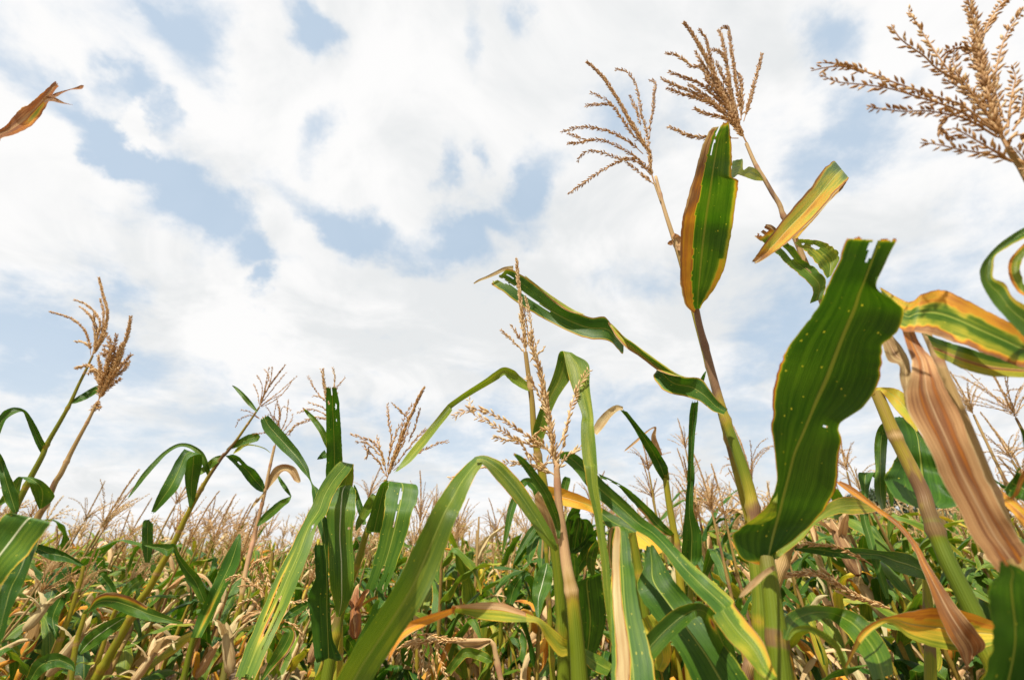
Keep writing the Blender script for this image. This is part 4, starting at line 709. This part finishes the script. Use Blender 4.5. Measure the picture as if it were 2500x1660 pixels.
px_tassel(pL2, 'D1', 1.85, [(590,700),(640,600),(675,500),(685,420),(660,320),(632,207)], [[(600,690),(615,600),(640,500),(600,420),(540,370),(475,345)], [(590,690),(620,560),(590,470),(540,410),(510,390)], [(580,700),(570,620),(540,540),(480,480),(420,450),(325,423)], [(578,650),(530,615),(480,610)], [(600,690),(640,620),(670,560),(690,450)],
 [(600,680),(650,560),(660,430),(640,340)], [(595,690),(610,620),(600,520),(600,440)], [(600,690),(630,640),(680,560)], [(590,760),(530,770),(480,780)]], age=.55, sl=.0132, step=.0055, spike_rows=7, open_=.42, brows=4)
px_leaf(pL2, ['D1', (450,1005,12), (490,985,34), (540,960,44), (590,930,46), (635,905,36), (660,890,10)], [1.85,1.9], age=.10, seed=132, nu=8, nv=30)
px_leaf(pL2, ['D1', (268,1335,298,1275), (230,1265,275,1235), (195,1180,238,1160), (165,1100,200,1095), (145,1060,160,1048), (100,1068,100,1030), (40,1110,40,1045), (0,1200,0,1080), (-50,1330,-70,1200)], [1.85,1.8,1.75,1.7], age=.11, seed=133, nu=10, nv=60)
px_leaf(pL2, ['C8', (100,515,40), (70,420,90), (30,290,70), (0,180,40), (-15,130,10)], [1.6,1.55], age=.07, seed=134, nu=10, nv=40)
# --- plant outside the left edge reaching in
pM = px_plant(['S', (-240,300), (-265,600), (-300,1000), (-350,1500)], [.60,.60], (.007, .011), 'corn plant just outside the left edge with leaves reaching into view', (.4,.3))
px_leaf(pM, ['D2', (-1230,1500,-1200,1600), (-600,1310,-520,1500), (-150,1180,-60,1320), (0,1130,20,1245), (100,1058,130,1215), (190,940,320,1140), (270,860,440,1050), (350,820,545,915), (480,715,600,820), (590,620,640,745), (660,555,700,640), (712,512,757,575)], [.60,.58,.55,.52,.50], seed=141, nu=16, nv=110, fold=.2, fray=.06, age=lambda u, v: .73+.10*(np.abs(u-.5) < .12)-.42*np.exp(-((u-.72)/.14)**2-((v-.62)/.12)**2), label='brown and green leaf tip pointing up right against the clouds')
px_leaf(pM, ['D2', (590,740,60), (650,720,44), (720,690,50), (800,655,26), (900,622,12), (990,605,36), (1040,590,50), (1072,572,10)], [.505,.50], age=.72, seed=142, nu=6, nv=50)
px_leaf(pM, ['D2', (560,770,60), (620,745,60), (690,750,56), (770,780,34), (830,800,14), (930,820,2)], [.505,.49], age=.70, seed=143, nu=6, nv=40)
px_leaf(pM, ['C8', (-420,1100,-360,1150), (-250,950,-150,1100), (-150,800,-30,1010), (-80,690,60,900), (-30,600,180,770), (30,530,290,620), (80,520,320,575), (150,560,310,590)], [.60,.60,.60,.60,.60,.60,.61,.66], seed=144, nu=16, nv=70, fold=.12, age=.17, label='pale green leaf with a white midrib at the left edge').__setitem__('rib_pale', 1.0)
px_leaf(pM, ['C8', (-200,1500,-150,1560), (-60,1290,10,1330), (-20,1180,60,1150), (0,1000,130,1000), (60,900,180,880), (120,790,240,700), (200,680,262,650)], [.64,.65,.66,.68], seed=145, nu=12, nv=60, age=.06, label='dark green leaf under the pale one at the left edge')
# --- right of centre, further back
pO = px_plant(['C4', (1372,1440), (1380,1500), 'C5', (1470,190), (1495,370), (1528,560), (1555,760), (1580,1000)], [1.6], (.0095, .0125), 'yellow corn stalk with a drooping dark leaf, between the middle and the big stalk', (.25,.42,.4,.4,.4), node_every=.5)
px_leaf(pO, ['C4', (1355,1500,1385,1495), (1310,1430,1388,1430), (1265,1340,1375,1390), (1200,1220,1300,1270), (1140,1120,1210,1160), (1075,1038,1120,1050)], [1.6,1.55,1.5], age=.06, seed=151, nu=14, nv=70, fold=.25, label='dark rolled leaf pointing up left')
px_leaf(pO, ['C4', (1340,1340,30), (1310,1280,44), (1295,1215,30), (1305,1160,16), (1260,1180,10), (1180,1250,16), (1105,1312,8)], [1.65,1.6], age=.85, seed=152, nu=6, nv=50)
px_leaf(pO, ['D5', (2015,705,1975,715), (1960,640,1880,690), (1860,540,1760,600), (1740,410,1660,470), (1620,300,1540,335), (1500,200,1400,180), (1330,100,1320,125), (1160,20,1180,70)], [1.6,1.55,1.5,1.45], age=lambda u, v: .12+.75*np.clip((u-.80)/.05, 0, 1)*(v < .5), seed=153, nu=14, nv=90, fray=.10, holes=[(.6, .78, .2, .02), (.8, .9, .2, .03)], fold=.2, label='grey green leaf with a bleached lower margin')
px_leaf(pO, ['C4', (918,1195,40), (960,1130,60), (1010,1070,50), (1060,1035,40), (1100,1035,20)], [1.5], age=.95, seed=154, nu=6, nv=30)
pP = px_plant(['C5', (1648,300), (1652,500), (1648,700), (1640,1000)], [1.7], (.004, .009), 'slim corn plant with a tall narrow upright dark leaf', (.3, .3))
px_leaf(pP, ['C5', (1628,815,1648,812), (1585,760,1705,750), (1578,690,1716,680), (1585,580,1715,560), (1600,440,1665,430), (1608,320,1660,320), (1620,200,1668,200), (1628,100,1668,100), 'C4', (1508,1500,1556,1500), (1514,1350,1552,1350), (1518,1200,1560,1200), (1522,1080,1575,1080), (1540,990,1582,985)], [1.65,1.62,1.6,1.55,1.5], age=.07, seed=161, nu=14, nv=100, fold=.3, fray=.06, label='very tall narrow dark leaf standing straight up')
px_leaf(pP, ['C4', (1630,800,6), (1615,830,20), (1590,900,34), (1570,980,30)], [1.6], age=.1, nu=6, nv=20)
# --- more measured plants a little further back
px_leaf(pB, ['C4', (1595,845,1505,838), (1500,835,1420,828), (1440,812,1350,806), (1350,752,1300,780), (1250,680,1212,712), (1160,615,1125,655), (1100,572,1060,585), (1050,520,1030,535), (1008,488,1004,492)], [.795,.825,.865,.90,.93], age=lambda u, v: .36+.50*np.clip((u-.72)/.12, 0, 1), seed=170, nu=10, nv=80, fold=-.1, label='pale rolled-over margin of the long twisted leaf')
px_leaf(pB, ['C4', (860,440,840,440), (780,405,755,420), (700,355,705,392), (620,300,635,340), (540,240,555,265), (470,185,475,198)], [.955,1.02], age=lambda u, v: .36+.45*np.clip((u-.6)/.2, 0, 1), seed=171, nu=8, nv=50, fold=-.1)
pQ = px_plant(['C2', (1212,930), (1222,1100), (1235,1300), (1240,1568)], [1.1], (.007, .010), 'corn plant behind the yellow broken stalk with a long level dark leaf and fallen tassel', (.35, .3))
px_leaf(pQ, ['C2', (1215,985,1215,900), (1130,965,1120,840), (1040,935,1050,822), (940,868,950,818), (850,868,850,802), (700,858,700,795), (560,835,560,776), (440,812,440,790)], [1.1,1.0,.95,.92], age=.08, seed=172, nu=14, nv=80, fold=.2, label='long level dark green leaf')
px_leaf(pQ, ['C2', (1010,560,1025,560), (985,470,1020,460), (920,400,960,390), (865,372,925,362), (818,372,905,385), (838,480,880,480), (830,620,880,620), (865,750,915,750), (900,880,945,880), (940,1000,985,990), (985,1108,1003,1110)], [1.1,1.08,1.06,1.04,1.0,.98], age=.16, seed=173, nu=12, nv=90, fold=.18, label='narrow grey green leaf bent over and hanging straight down')
px_tassel(pQ, 'C2', .95, [(1000,1150),(900,1118),(790,1070),(680,1000),(560,948),(400,960)], [[(860,1105),(760,1080),(700,1040)], [(560,950),(460,960),(350,985)], [(900,900),(820,850),(700,800),(560,780),(450,790)], [(700,1010),(660,960),(600,930)]], age=.6, sl=.012, step=.007, spike_rows=5)
pS = px_plant(['C5', (-5,1297), (80,1300), (180,1298), (275,1302), (296,1330), (315,1430), (345,1568)], [1.3], (.0045, .0065), 'broken corn stalk snapped level with its tassel hanging down, bottom middle', (.82,.85,.8), node_every=.3)
px_tassel(pS, 'C7', 1.3, [(2190,1050),(2000,1055),(1900,1060),(1800,1065),(1700,1075),(1640,1110)], [[(1820,1060),(1760,1100),(1780,1250),(1760,1370)], [(1800,1050),(1700,1060),(1630,1100),(1600,1150)], [(1850,1080),(1870,1180),(1900,1300),(1910,1390)], [(1900,1070),(1960,1120),(2010,1220)], [(1780,1010),(1850,1000),(1920,1030),(2050,1040)],
 [(1700,1020),(1750,1000),(1830,1030)], [(1780,1060),(1720,1150),(1720,1300)], [(1860,1090),(1850,1200),(1830,1370)], [(1900,1080),(1930,1200),(1990,1370)], [(1760,1080),(1690,1110),(1660,1200)], [(1830,1080),(1800,1180),(1800,1300)]], age=.6, sl=.012, step=.008, spread=.4)
px_leaf(pS, ['C5', (275,1300,14), (250,1310,30), (180,1335,50), (100,1335,40), (50,1318,10)], [1.28], age=.82, seed=174, nu=6, nv=40, fold=.4)
px_leaf(pS, ['C5', (285,1440,10), (250,1420,60), (180,1390,70), (100,1380,70), (40,1440,60), (-20,1520,50)], [1.25], age=.22, seed=175, nu=8, nv=50)
pT = px_plant(['C7', (560,330), (545,450), (520,640), (480,900), (440,1200), (420,1400)], [1.55], (.005, .009), 'corn plant with a knobbly drooping tassel left of the big arching leaf', (.5,.3,.3))
px_tassel(pT, 'C7', 1.55, [(560,340),(500,380),(440,400),(400,430),(380,500)], [[(470,350),(490,420),(520,560),(530,660)], [(430,350),(440,440),(480,560),(492,690)], [(400,400),(430,520),(450,620),(480,700)], [(480,600),(370,580),(300,530),(230,530),(178,562)], [(490,690),(450,620),(360,600),(295,612)],
 [(450,780),(390,725),(320,740),(260,800),(215,865)], [(450,822),(370,830),(270,890),(200,970),(163,1022)], [(660,900),(720,920),(780,980),(810,1060)], [(560,700),(700,740),(845,720)]], age=.62, sl=.0125, step=.0075, spread=.3)
px_leaf(pT, ['C7', (470,1380,20), (560,1240,70), (640,1130,110), (700,1010,100), (690,965,60), (630,955,16)], [1.4], age=lambda u, v: .2+.5*(u > .8), seed=176, nu=10)
px_leaf(pT, ['C7', (640,880,10), (720,830,70), (800,780,60), (860,740,20)], [1.6], age=.08, seed=177, nu=8, nv=30)
pU = px_plant(['C5', (812,700), (818,850), (822,1000), (830,1300)], [1.35], (.006, .009), 'dark leafed corn plant behind the two front stalks', (.3, .3))
for rows_, ag, sd in [([(820,720,14), (810,600,60), (825,480,70), (860,400,56), (885,380,20)], .08, 180), ([(790,560,10), (820,520,50), (850,470,70), (882,425,16)], .07, 181), ([(840,720,20), (850,640,80), (862,560,84), (875,490,70), (860,440,20)], .14, 182),
 ([(900,680,20), (915,610,90), (935,540,90), (920,490,60), (890,470,14)], .09, 183), ([(830,700,12), (900,660,50), (970,590,50), (1000,540,20)], .06, 184), ([(835,880,20), (880,790,70), (930,700,80), (970,620,60), (990,580,12)], .10, 185), ([(980,880,10), (960,780,60), (975,690,66), (1005,620,30)], .12, 186), ([(860,900,10), (850,820,60), (845,740,50), (835,700,20)], .1, 187)]:
    px_leaf(pU, ['C5']+rows_, [1.35, 1.30, 1.25], age=ag, seed=sd, nu=8, nv=50, fold=.2)
pV = px_plant(['C5', (640,500), (655,700), (665,900), (680,1200)], [1.75], (.006, .009), 'corn plant with thin trailing dark leaves hanging against the sky, centre', (.3, .3))
px_leaf(pV, ['C5', (650,540,16), (620,380,50), (590,270,60), (545,215,60), (505,215,50), (470,270,40), (430,360,50), (405,450,46), (380,580,30), (350,725,3)], [1.75,1.7,1.65], age=.15, seed=190, nu=8)
px_leaf(pV, ['C5', (640,560,16), (600,505,40), (560,545,50), (510,620,44), (470,690,30), (428,778,4)], [1.75,1.65], age=.07, seed=191, nu=8)
px_leaf(pV, ['C5', (640,600,10), (600,575,60), (565,620,70), (545,700,56), (530,788,4)], [1.75,1.68], age=.14, seed=192, nu=8)
px_leaf(pV, ['C5', (600,1150,12), (600,1020,80), (625,920,124), (650,820,100), (660,765,20)], [1.6,1.65,1.7], age=.15, seed=193, nu=10, label='leaf with a pale straight midrib').__setitem__('rib_pale', 1.0)
px_leaf(pV, ['C5', (405,1045,50), (430,950,90), (470,880,60), (515,835,36), (548,845,14)], [1.7], age=.07, seed=194, nu=8)
px_leaf(pV, ['C5', (750,430,10), (770,300,50), (790,210,56), (800,180,40)], [1.7], age=.14, seed=195, nu=8)
pW = px_plant(['C8', (535,1150), (510,1230), (480,1330), (440,1568)], [1.75], (.006, .009), 'corn plant with a large pink-streaked leaf pointing right, lower left', (.4, .35))
px_leaf(pW, ['C8', (545,1150,550,1140), (640,1105,600,1050), (740,1130,690,1015), (830,1165,820,1045), (940,1195,940,1110), (1060,1210,1060,1165), (1152,1214,1156,1206)], [1.75,1.65,1.6], age=lambda u, v: .15+.6*np.clip((u-.6)/.3, 0, 1)*(v < .65), seed=196, nu=14, label='large leaf with a dry pinkish upper side, pointing right')
px_leaf(pW, ['C8', (500,1400,20), (560,1330,80), (650,1260,90), (740,1200,60), (790,1170,14)], [1.75,1.7], age=.15, seed=197, nu=10).__setitem__('rib_pale', 1.0)
pX = px_plant(['C8', (1290,1090), (1250,1200), (1200,1350), (1150,1568)], [1.9], (.006, .010), 'corn plant under the leaning yellow stalk with a leaf peaked like a tent', (.3, .25))
px_leaf(pX, ['C8', (1258,1085,1305,1060), (1200,980,1260,930), (1150,900,1190,850), (1110,820,1130,780), (1085,760,1100,715), (1050,790,1060,712), (1000,760,1000,712), (905,722,905,714)], [1.9,1.85,1.8,1.8,1.8], age=.15, seed=198, nu=10, nv=60, label='leaf peaked like a tent')
px_leaf(pX, ['C8', (1195,1300,1262,1300), (1250,1150,1330,1170), (1330,980,1420,990), (1400,820,1500,835), (1470,690,1512,710), (1500,646,1510,650)], [1.6,1.6,1.65], age=lambda u, v: .1+.45*np.exp(-((u-.6)/.15)**2-((v-.2)/.25)**2), seed=199, nu=14, label='dark green leaf with a yellow streak')
px_leaf(pX, ['C8', (925,830,30), (925,740,66), (925,650,70), (930,580,64), (945,572,30)], [2.1], age=.1, seed=200, nu=8)
pY = px_plant(['C8', (525,850), (500,960), (440,1150), (370,1340), (310,1568)], [2.0], (.006, .011), 'corn plant with a slanting yellow stalk and dark side leaf, lower left', (.42, .38))
px_leaf(pY, ['C8', (520,858,525,838), (430,828,405,765), (320,815,300,728), (218,762,240,714)], [2.0,1.95], age=.06, seed=201, nu=10)
px_leaf(pY, ['C8', (370,1330,20), (330,1190,70), (380,1060,80), (440,980,60), (445,945,20)], [2.0], age=.12, seed=202, nu=8)
px_leaf(pY, ['C8', (190,1568,60), (250,1480,90), (350,1440,90), (440,1470,60), (470,1510,10)], [1.5], age=.1, seed=203, nu=8)
pZ = px_plant(['C8', (740,1100), (700,1180), (660,1310), (610,1470), (580,1568)], [2.1], (.006, .009), 'corn plant with a thin bright yellow stalk, lower left', (.42, .45))
px_leaf(pZ, ['C8', (745,1110,10), (700,1000,60), (640,920,60), (605,905,16)], [2.1], age=.08, seed=204, nu=8)
px_leaf(pZ, ['C8', (735,1110,10), (790,1020,60), (850,960,66), (900,930,40)], [2.1], age=.16, seed=205, nu=8)
pZ2 = px_plant(['C6', (905,620), (915,700), (930,900), (950,1200), (960,1500)], [1.62], (.004, .009), 'corn plant behind the tall square-topped leaf, its tassel showing on both sides', (.5, .4))
px_tassel(pZ2, 'C6', 1.62, [(905,620),(880,500),(850,380),(835,280),(832,185)], [[(890,480),(860,360),(835,260),(812,175)], [(880,480),(800,400),(750,330),(708,242)], [(870,450),(820,420),(745,405)], [(900,520),(940,380),(960,320),(1020,248)], [(900,500),(925,350),(930,250),(915,165)],
 [(900,580),(800,540),(720,520),(608,548)], [(900,600),(760,590),(650,630),(590,660)], [(590,660),(570,690),(540,740)], [(895,560),(820,500),(760,480),(710,462)], [(900,480),(950,420),(940,330)], [(890,470),(850,320),(842,250)]], age=.62, sl=.0115, step=.0075, spread=.15)
px_leaf(pO, ['C5', (1500,560,16), (1440,540,40), (1340,545,46), (1240,560,40), (1150,570,10)], [1.6], age=.12, seed=206, nu=8)
for pl_, cr_, ex_, ey_, Y_, az_, ag_, L_, r_ in [(pZ, 'C8', 820, 1600, 1.9, .6, .90, .11, .015), (pX, 'C7', 215, 1330, 1.5, 2.9, .90, .12, .016), (pW, 'C8', 300, 1540, 1.8, .3, .90, .15, .02), (pT, 'C7', 860, 1240, 1.5, 1.2, .80, .10, .014), (pQ, 'C2', 820, 960, 1.2, 1.4, .80, .13, .018), (pY, 'C8', 150, 1260, 1.9, 1.0, .95, .10, .018)]:
    x0, y0, sc_ = CROP[cr_]; b = Buf(); gen_ear(b, P(np.array(x0+ex_/sc_), np.array(y0+ey_/sc_), Y_), az_, np.random.default_rng(int(ex_)), ag_, L_, r_); mkobj('ear', b, M_LEAF, pl_, pl_.location[:])

# ------------------------------------------------------------------ plants whose tassels stand out further back: (x, y of the tassel foot, Y, seed, label)
FAR_TASS = [
 ('C8', 640, 640, 3.1, 201, 'fuzzy pinkish tassel plant between the tall left pair and the leaning yellow stalk', 1.25, 1.0),
 ('C8', 1100, 470, 3.3, 202, 'corn plant with small tassel peeping behind the upside-down V leaf', .8, .6),
 ('C8', 1340, 700, 3.0, 203, 'wispy curled tassel of a corn plant right of the leaning yellow stalk', 1.2, 1.1),
 ('C8', 1090, 640, 4.0, 204, 'corn plant with compact tassel low behind the leaning yellow stalk', .8, .6),
 ('C8', 180, 560, 3.8, 205, 'corn plant with a pale tassel just right of the left edge leaf', .7, .5),
 ('C6', 1215, 1290, 3.2, 206, 'corn plant with hair-thin tassel behind the wide folded flap leaf', 1.0, .9),
 ('C6', 1790, 1350, 4.0, 207, 'lone bent tassel of a corn plant right of the flap leaf', .8, .9),
 ('C4', 1265, 1440, 2.9, 208, 'corn plant with a wispy brush tassel left of the drooping dark leaf', 1.0, .7),
 ('C4', 1500, 1300, 3.0, 209, 'corn plant with a spiky tassel left of the tall upright dark leaf', .9, .5),
 ('C4', 1520, 1540, 2.8, 210, 'corn plant with a feathery tassel in front of the upright dark leaf foot', 1.0, .6),
 ('C5', 1380, 330, 3.1, 211, 'corn plant with a tall brush tassel behind the bleached leaf', 1.1, .5),
 ('C5', 1790, 430, 2.2, 212, 'corn plant with bushy tan tassel left of the big purple-blotched stalk', 1.2, .9),
 ('C5', 1880, 470, 2.3, 213, 'corn plant with a sparse grainy tassel beside the big purple-blotched stalk', 1.1, .5),
 ('C2', 755, 360, 2.8, 214, 'corn plant with a small brown tassel right of the huge dark leaf', .9, .6),
 ('D4', 1085, 440, 2.2, 215, 'corn plant with a tangled tassel right of the big dry leaf', 1.0, .8),
 ('D4', 1490, 470, 2.0, 216, 'corn plant with a dense swept tassel at the right edge', 1.45, .7),
 ('D4', 1450, 870, 2.4, 217, 'corn plant with an open tassel low at the right edge', 1.1, 1.0),
 ('C5', 40, 620, 4.2, 218, 'corn plant with hairy tassel left of the trailing dark leaf', .9, .6),
 ('C5', 285, 640, 3.9, 219, 'corn plant with a fan tassel against the sky, centre', 1.1, .7),
 ('C5', 180, 700, 4.6, 220, 'thin corn plant with narrow tassel, centre', .9, .4),
 ('C5', 400, 790, 4.4, 221, 'corn plant with woolly tassel left of the front stalks', 1.0, .8),
 ('C5', 640, 720, 3.6, 222, 'corn plant with tassel just left of the joined front stalks', 1.0, .8),
 ('C7', 200, 330, 3.0, 224, 'corn plant with a full pinkish tassel in front of the pale sky, left of centre', 1.2, 1.0),
]
for cr, X, Yc, Yd, sd, lab, ts, dr in FAR_TASS:
    x0, y0, sc = CROP[cr]; top = P(np.array(x0+X/sc), np.array(y0+Yc/sc), Yd); H = top[2]
    rs = np.random.default_rng(sd); lx = (.10 if X/sc+x0 < 900 else -.02)+rs.normal(0, .03)
    parts = gen_plant(sd, 1, H, (lx, rs.normal(0, .03)), .12, .30, False, nleaf=8, ear=True)
    C0 = parts[0][1].v[0].reshape(-1, 8, 3).mean(1); t0 = C0[-1]-C0[-3]
    # leaves reach no higher than the crop around them
    keep = [p for p in parts if p[0] != 'leaf' or p[1].v[0][:, 2].max() < H-.10]
    bs = gen_tassel(C0[-1], t0, rs, 1, dr, rs.uniform(.5, .7), .78*ts, open_=.55+.2*(ts > 1), nb=int(9+6*ts))
    ti = len(keep); keep.append(('tassel', bs[0], M_TASS, -1)); keep += [('tassel_branch', b, M_TASS, ti) for b in bs[1:]]
    o = plant_from(keep); o.location = (top[0]-C0[-1][0], top[1]-C0[-1][1], 0); tag(o, lab, 'corn plant')

# ------------------------------------------------------------------ the crop: individual plants
protos = []
for k in range(12):
    protos.append((gen_plant(300+k, 1, 1.45, (random.uniform(-.05, .14), random.uniform(-.08, .08)), random.choice([.09, .15, .21, .29]), random.choice([.3, .42, .55]), k % 3 != 2,
                             tdroop=random.uniform(.5, 1.6), tage=random.uniform(.5, .8))))
def field_points():
    pts = []
    rows = np.concatenate([np.arange(.2, 12, .62), np.geomspace(12.6, 70, 26)])
    for yy in rows:
        xs = np.arange(-1.3*yy-3, 1.3*yy+3, .20 if yy < 8 else .34 if yy < 12 else .4*yy/10)
        for x in xs:
            px_, py_ = x+random.uniform(-.13, .13), yy+random.uniform(-.2, .2); r = math.hypot(px_, py_)
            if r > 2.8: pts.append((r, px_, py_))
    pts.sort(); return pts
PTS = field_points()
IND = 262; NEAR = 90
def top_height(r, x, y):
    ang = math.atan2(x, y)
    h = 1.37+.010*r if r > 6 else 1.25+.030*r
    h += .15*np.clip(ang/.8, -0.25, 1)+.10*(vn2(x*.7, y*.45, 3)-.5)
    return h
near_roots = []; merged = [mesh_multi('corn_plant', merge(p)) for p in protos]
used = set()
for i, (r, x, y) in enumerate(PTS[:IND]):
    k = random.randrange(len(protos)); sc = top_height(r, x, y)/1.35*random.uniform(.84, 1.10)
    side = 'left' if x < -.35*y else 'right' if x > .35*y else 'middle'
    if i < NEAR:
        if k not in used: o = plant_from(protos[k]); used.add(k); near_roots.append((k, o))
        else: o = dup(dict(near_roots)[k])
        lab = f'mixed green and dry corn plant in the first dense rows, {side} part of the field'
    else:
        o = bpy.data.objects.new('corn_plant', merged[k]); COL.objects.link(o)
        lab = f'corn plant among the crowded rows further back, {side} part of the field'
    o.location = (x, y, 0); o.rotation_mode = 'ZYX'; o.rotation_euler = (random.gauss(0, .06), random.gauss(-.05 if x > 1 else .05 if x > -.6 else .15, .07), random.uniform(0, 6.283)); o.scale = (sc, sc, sc)
    if x < -.5: o.rotation_euler[1] += 0
    tag(o, lab, 'corn plant', f'corn plants filling the {side} of the field, ' + ('first rows' if i < NEAR else 'rows further back'))
# ------------------------------------------------------------------ the rest of the crop as one mass
lows = [merge(gen_plant(500+k, 2, 1.45, (random.uniform(-.05, .1), 0), random.choice([.14, .20, .27]), random.choice([.35, .5, .6]), k % 5 < 2, tdroop=random.uniform(.5, 1.5), tage=random.uniform(.55, .8), ear=False)) for k in range(14)]
acc_ = [[], [], [], [], [], []]; n = 0
for r, x, y in PTS[IND:]:
    if abs(math.atan2(x, y)) > .90: continue
    V, L, T, UV, A, MI = random.choice(lows); a = random.uniform(0, 6.283); sc = top_height(r, x, y)/1.35*random.uniform(.84, 1.14)
    c, s_ = math.cos(a), math.sin(a); W = V@np.array([[c, -s_, 0], [s_, c, 0], [0, 0, 1]]).T*sc
    lx, ly = random.gauss(.04, .06), random.gauss(0, .05)
    W = W+np.array([x, y, 0])+W[:, 2:3]*np.array([lx, ly, 0])
    for l, v in zip(acc_, (W, L+n, T, UV, np.where(MI[0] < 9, np.clip(A+random.uniform(-.06, .10), 0, 1), A), MI)): l.append(v)
    n += len(V)
o = bpy.data.objects.new('corn_field', mesh_multi('corn_field', [np.concatenate(x) for x in acc_])); COL.objects.link(o)
tag(o, 'distant mass of corn plants with tan tassels reaching to the horizon', 'corn field', kind='stuff')
print('field verts', n)

# ------------------------------------------------------------------ trees beyond the field, weeds
def build_tree(x, y, H, Rc, seed, label):
    rs = np.random.default_rng(seed); root = thing('tree', label, 'tree', (x, y, 0), 'trees beyond the corn field')
    b = Buf(); z = np.linspace(0, H*.7, 12); C = np.stack([.15*np.sin(z), .1*np.cos(z*1.3), z], 1); tube(b, C, [.16*H/7, .05], 8)
    limbs = []
    for k in range(8):
        p = C[4+k % 7]; a = rs.random()*6.28; t = np.linspace(0, 1, 7)[:, None]
        e = np.array([np.cos(a)*Rc*.7, np.sin(a)*Rc*.7, H*.25*rs.uniform(.3, 1)]); L = p+t*e+t*t*np.array([0, 0, .3]); tube(b, L, [.06, .015], 5); limbs.append(L[-1])
    mkobj('trunk', b, M_BARK, root)
    n = 9000; cl = np.array([[rs.normal(0, Rc*.5), rs.normal(0, Rc*.5), H*rs.uniform(.35, .92)] for _ in range(26)]+[l for l in limbs])
    ci = rs.integers(0, len(cl), n); dv = rs.normal(0, 1, (n, 3)); dv /= np.linalg.norm(dv, axis=1)[:, None]
    p = cl[ci]+dv*(rs.uniform(.5, 1, n)**.5*Rc*.34*rs.uniform(.7, 1.2, len(cl))[ci])[:, None]*np.array([1, 1, .75])
    p[:, 2] = np.maximum(p[:, 2], .3); a = rs.normal(0, 1, (n, 3)); a /= np.linalg.norm(a, axis=1)[:, None]; c = np.cross(a, rs.normal(0, 1, (n, 3))); c /= np.linalg.norm(c, axis=1)[:, None]
    s = rs.uniform(.05, .10, n)[:, None]; V = np.stack([p-a*s*1.5, p+c*s*.6, p+a*s*1.5, p-c*s*.6], 1).reshape(-1, 3)
    b = Buf(); b.add(V, np.arange(4*n).reshape(-1, 4)); mkobj('crown', b, M_CROWN, root)
TREES = [(1870, 1245, 30, 1.9, 'rounded dark tree beyond the field, just right of the big purple-blotched stalk'), (1760, 1290, 34, 2.0, 'low dark tree beyond the field, left of the big purple-blotched stalk'), (2015, 1225, 32, 2.2, 'dark tree beyond the field behind the huge leaf'),
         (2160, 1178, 28, 2.4, 'tallest dark tree beyond the field, seen beside the yellow broken stalk'), (2290, 1235, 30, 2.2, 'dark tree beyond the field behind the big dry leaf'), (2420, 1250, 30, 2.0, 'dark tree beyond the field at the far right'), (790, 1345, 60, 2.6, 'small far grey green tree on the horizon, left of centre')]
for k, (px_, py_, Yd, Rc, lab) in enumerate(TREES):
    t = P(np.array(float(px_)), np.array(float(py_)), Yd); build_tree(t[0], t[1], t[2], Rc, 60+k, lab)
wp = P(np.array(30.), np.array(1625.), 3.2)
def build_weed(x, y, H, seed, lab):
    rs = np.random.default_rng(seed); root = thing('weed', lab, 'weed', (x, y, 0)); b = Buf(); lf = Buf()
    for k in range(9):
        a = rs.random()*6.28; t = np.linspace(0, 1, 9); sp = rs.uniform(.1, .4)
        C = np.stack([np.cos(a)*sp*t**1.3, np.sin(a)*sp*t**1.3, H*rs.uniform(.75, 1)*t], 1); tube(b, C, [.004, .0015], 5)
        for j in range(2, 9):
            for q in range(4): gen_leaf(lf, C[j], rs.random()*6.28, rs.uniform(.8, 1.5), rs.uniform(.05, .09), rs.uniform(.018, .03), .5, rs, 6, 3, .2)
    mkobj('stem', b, M_STALK, root); mkobj('foliage', lf, M_WEED, root)
build_weed(wp[0], wp[1], wp[2]+.05, 5, 'bright green leafy weed in the bottom left corner')
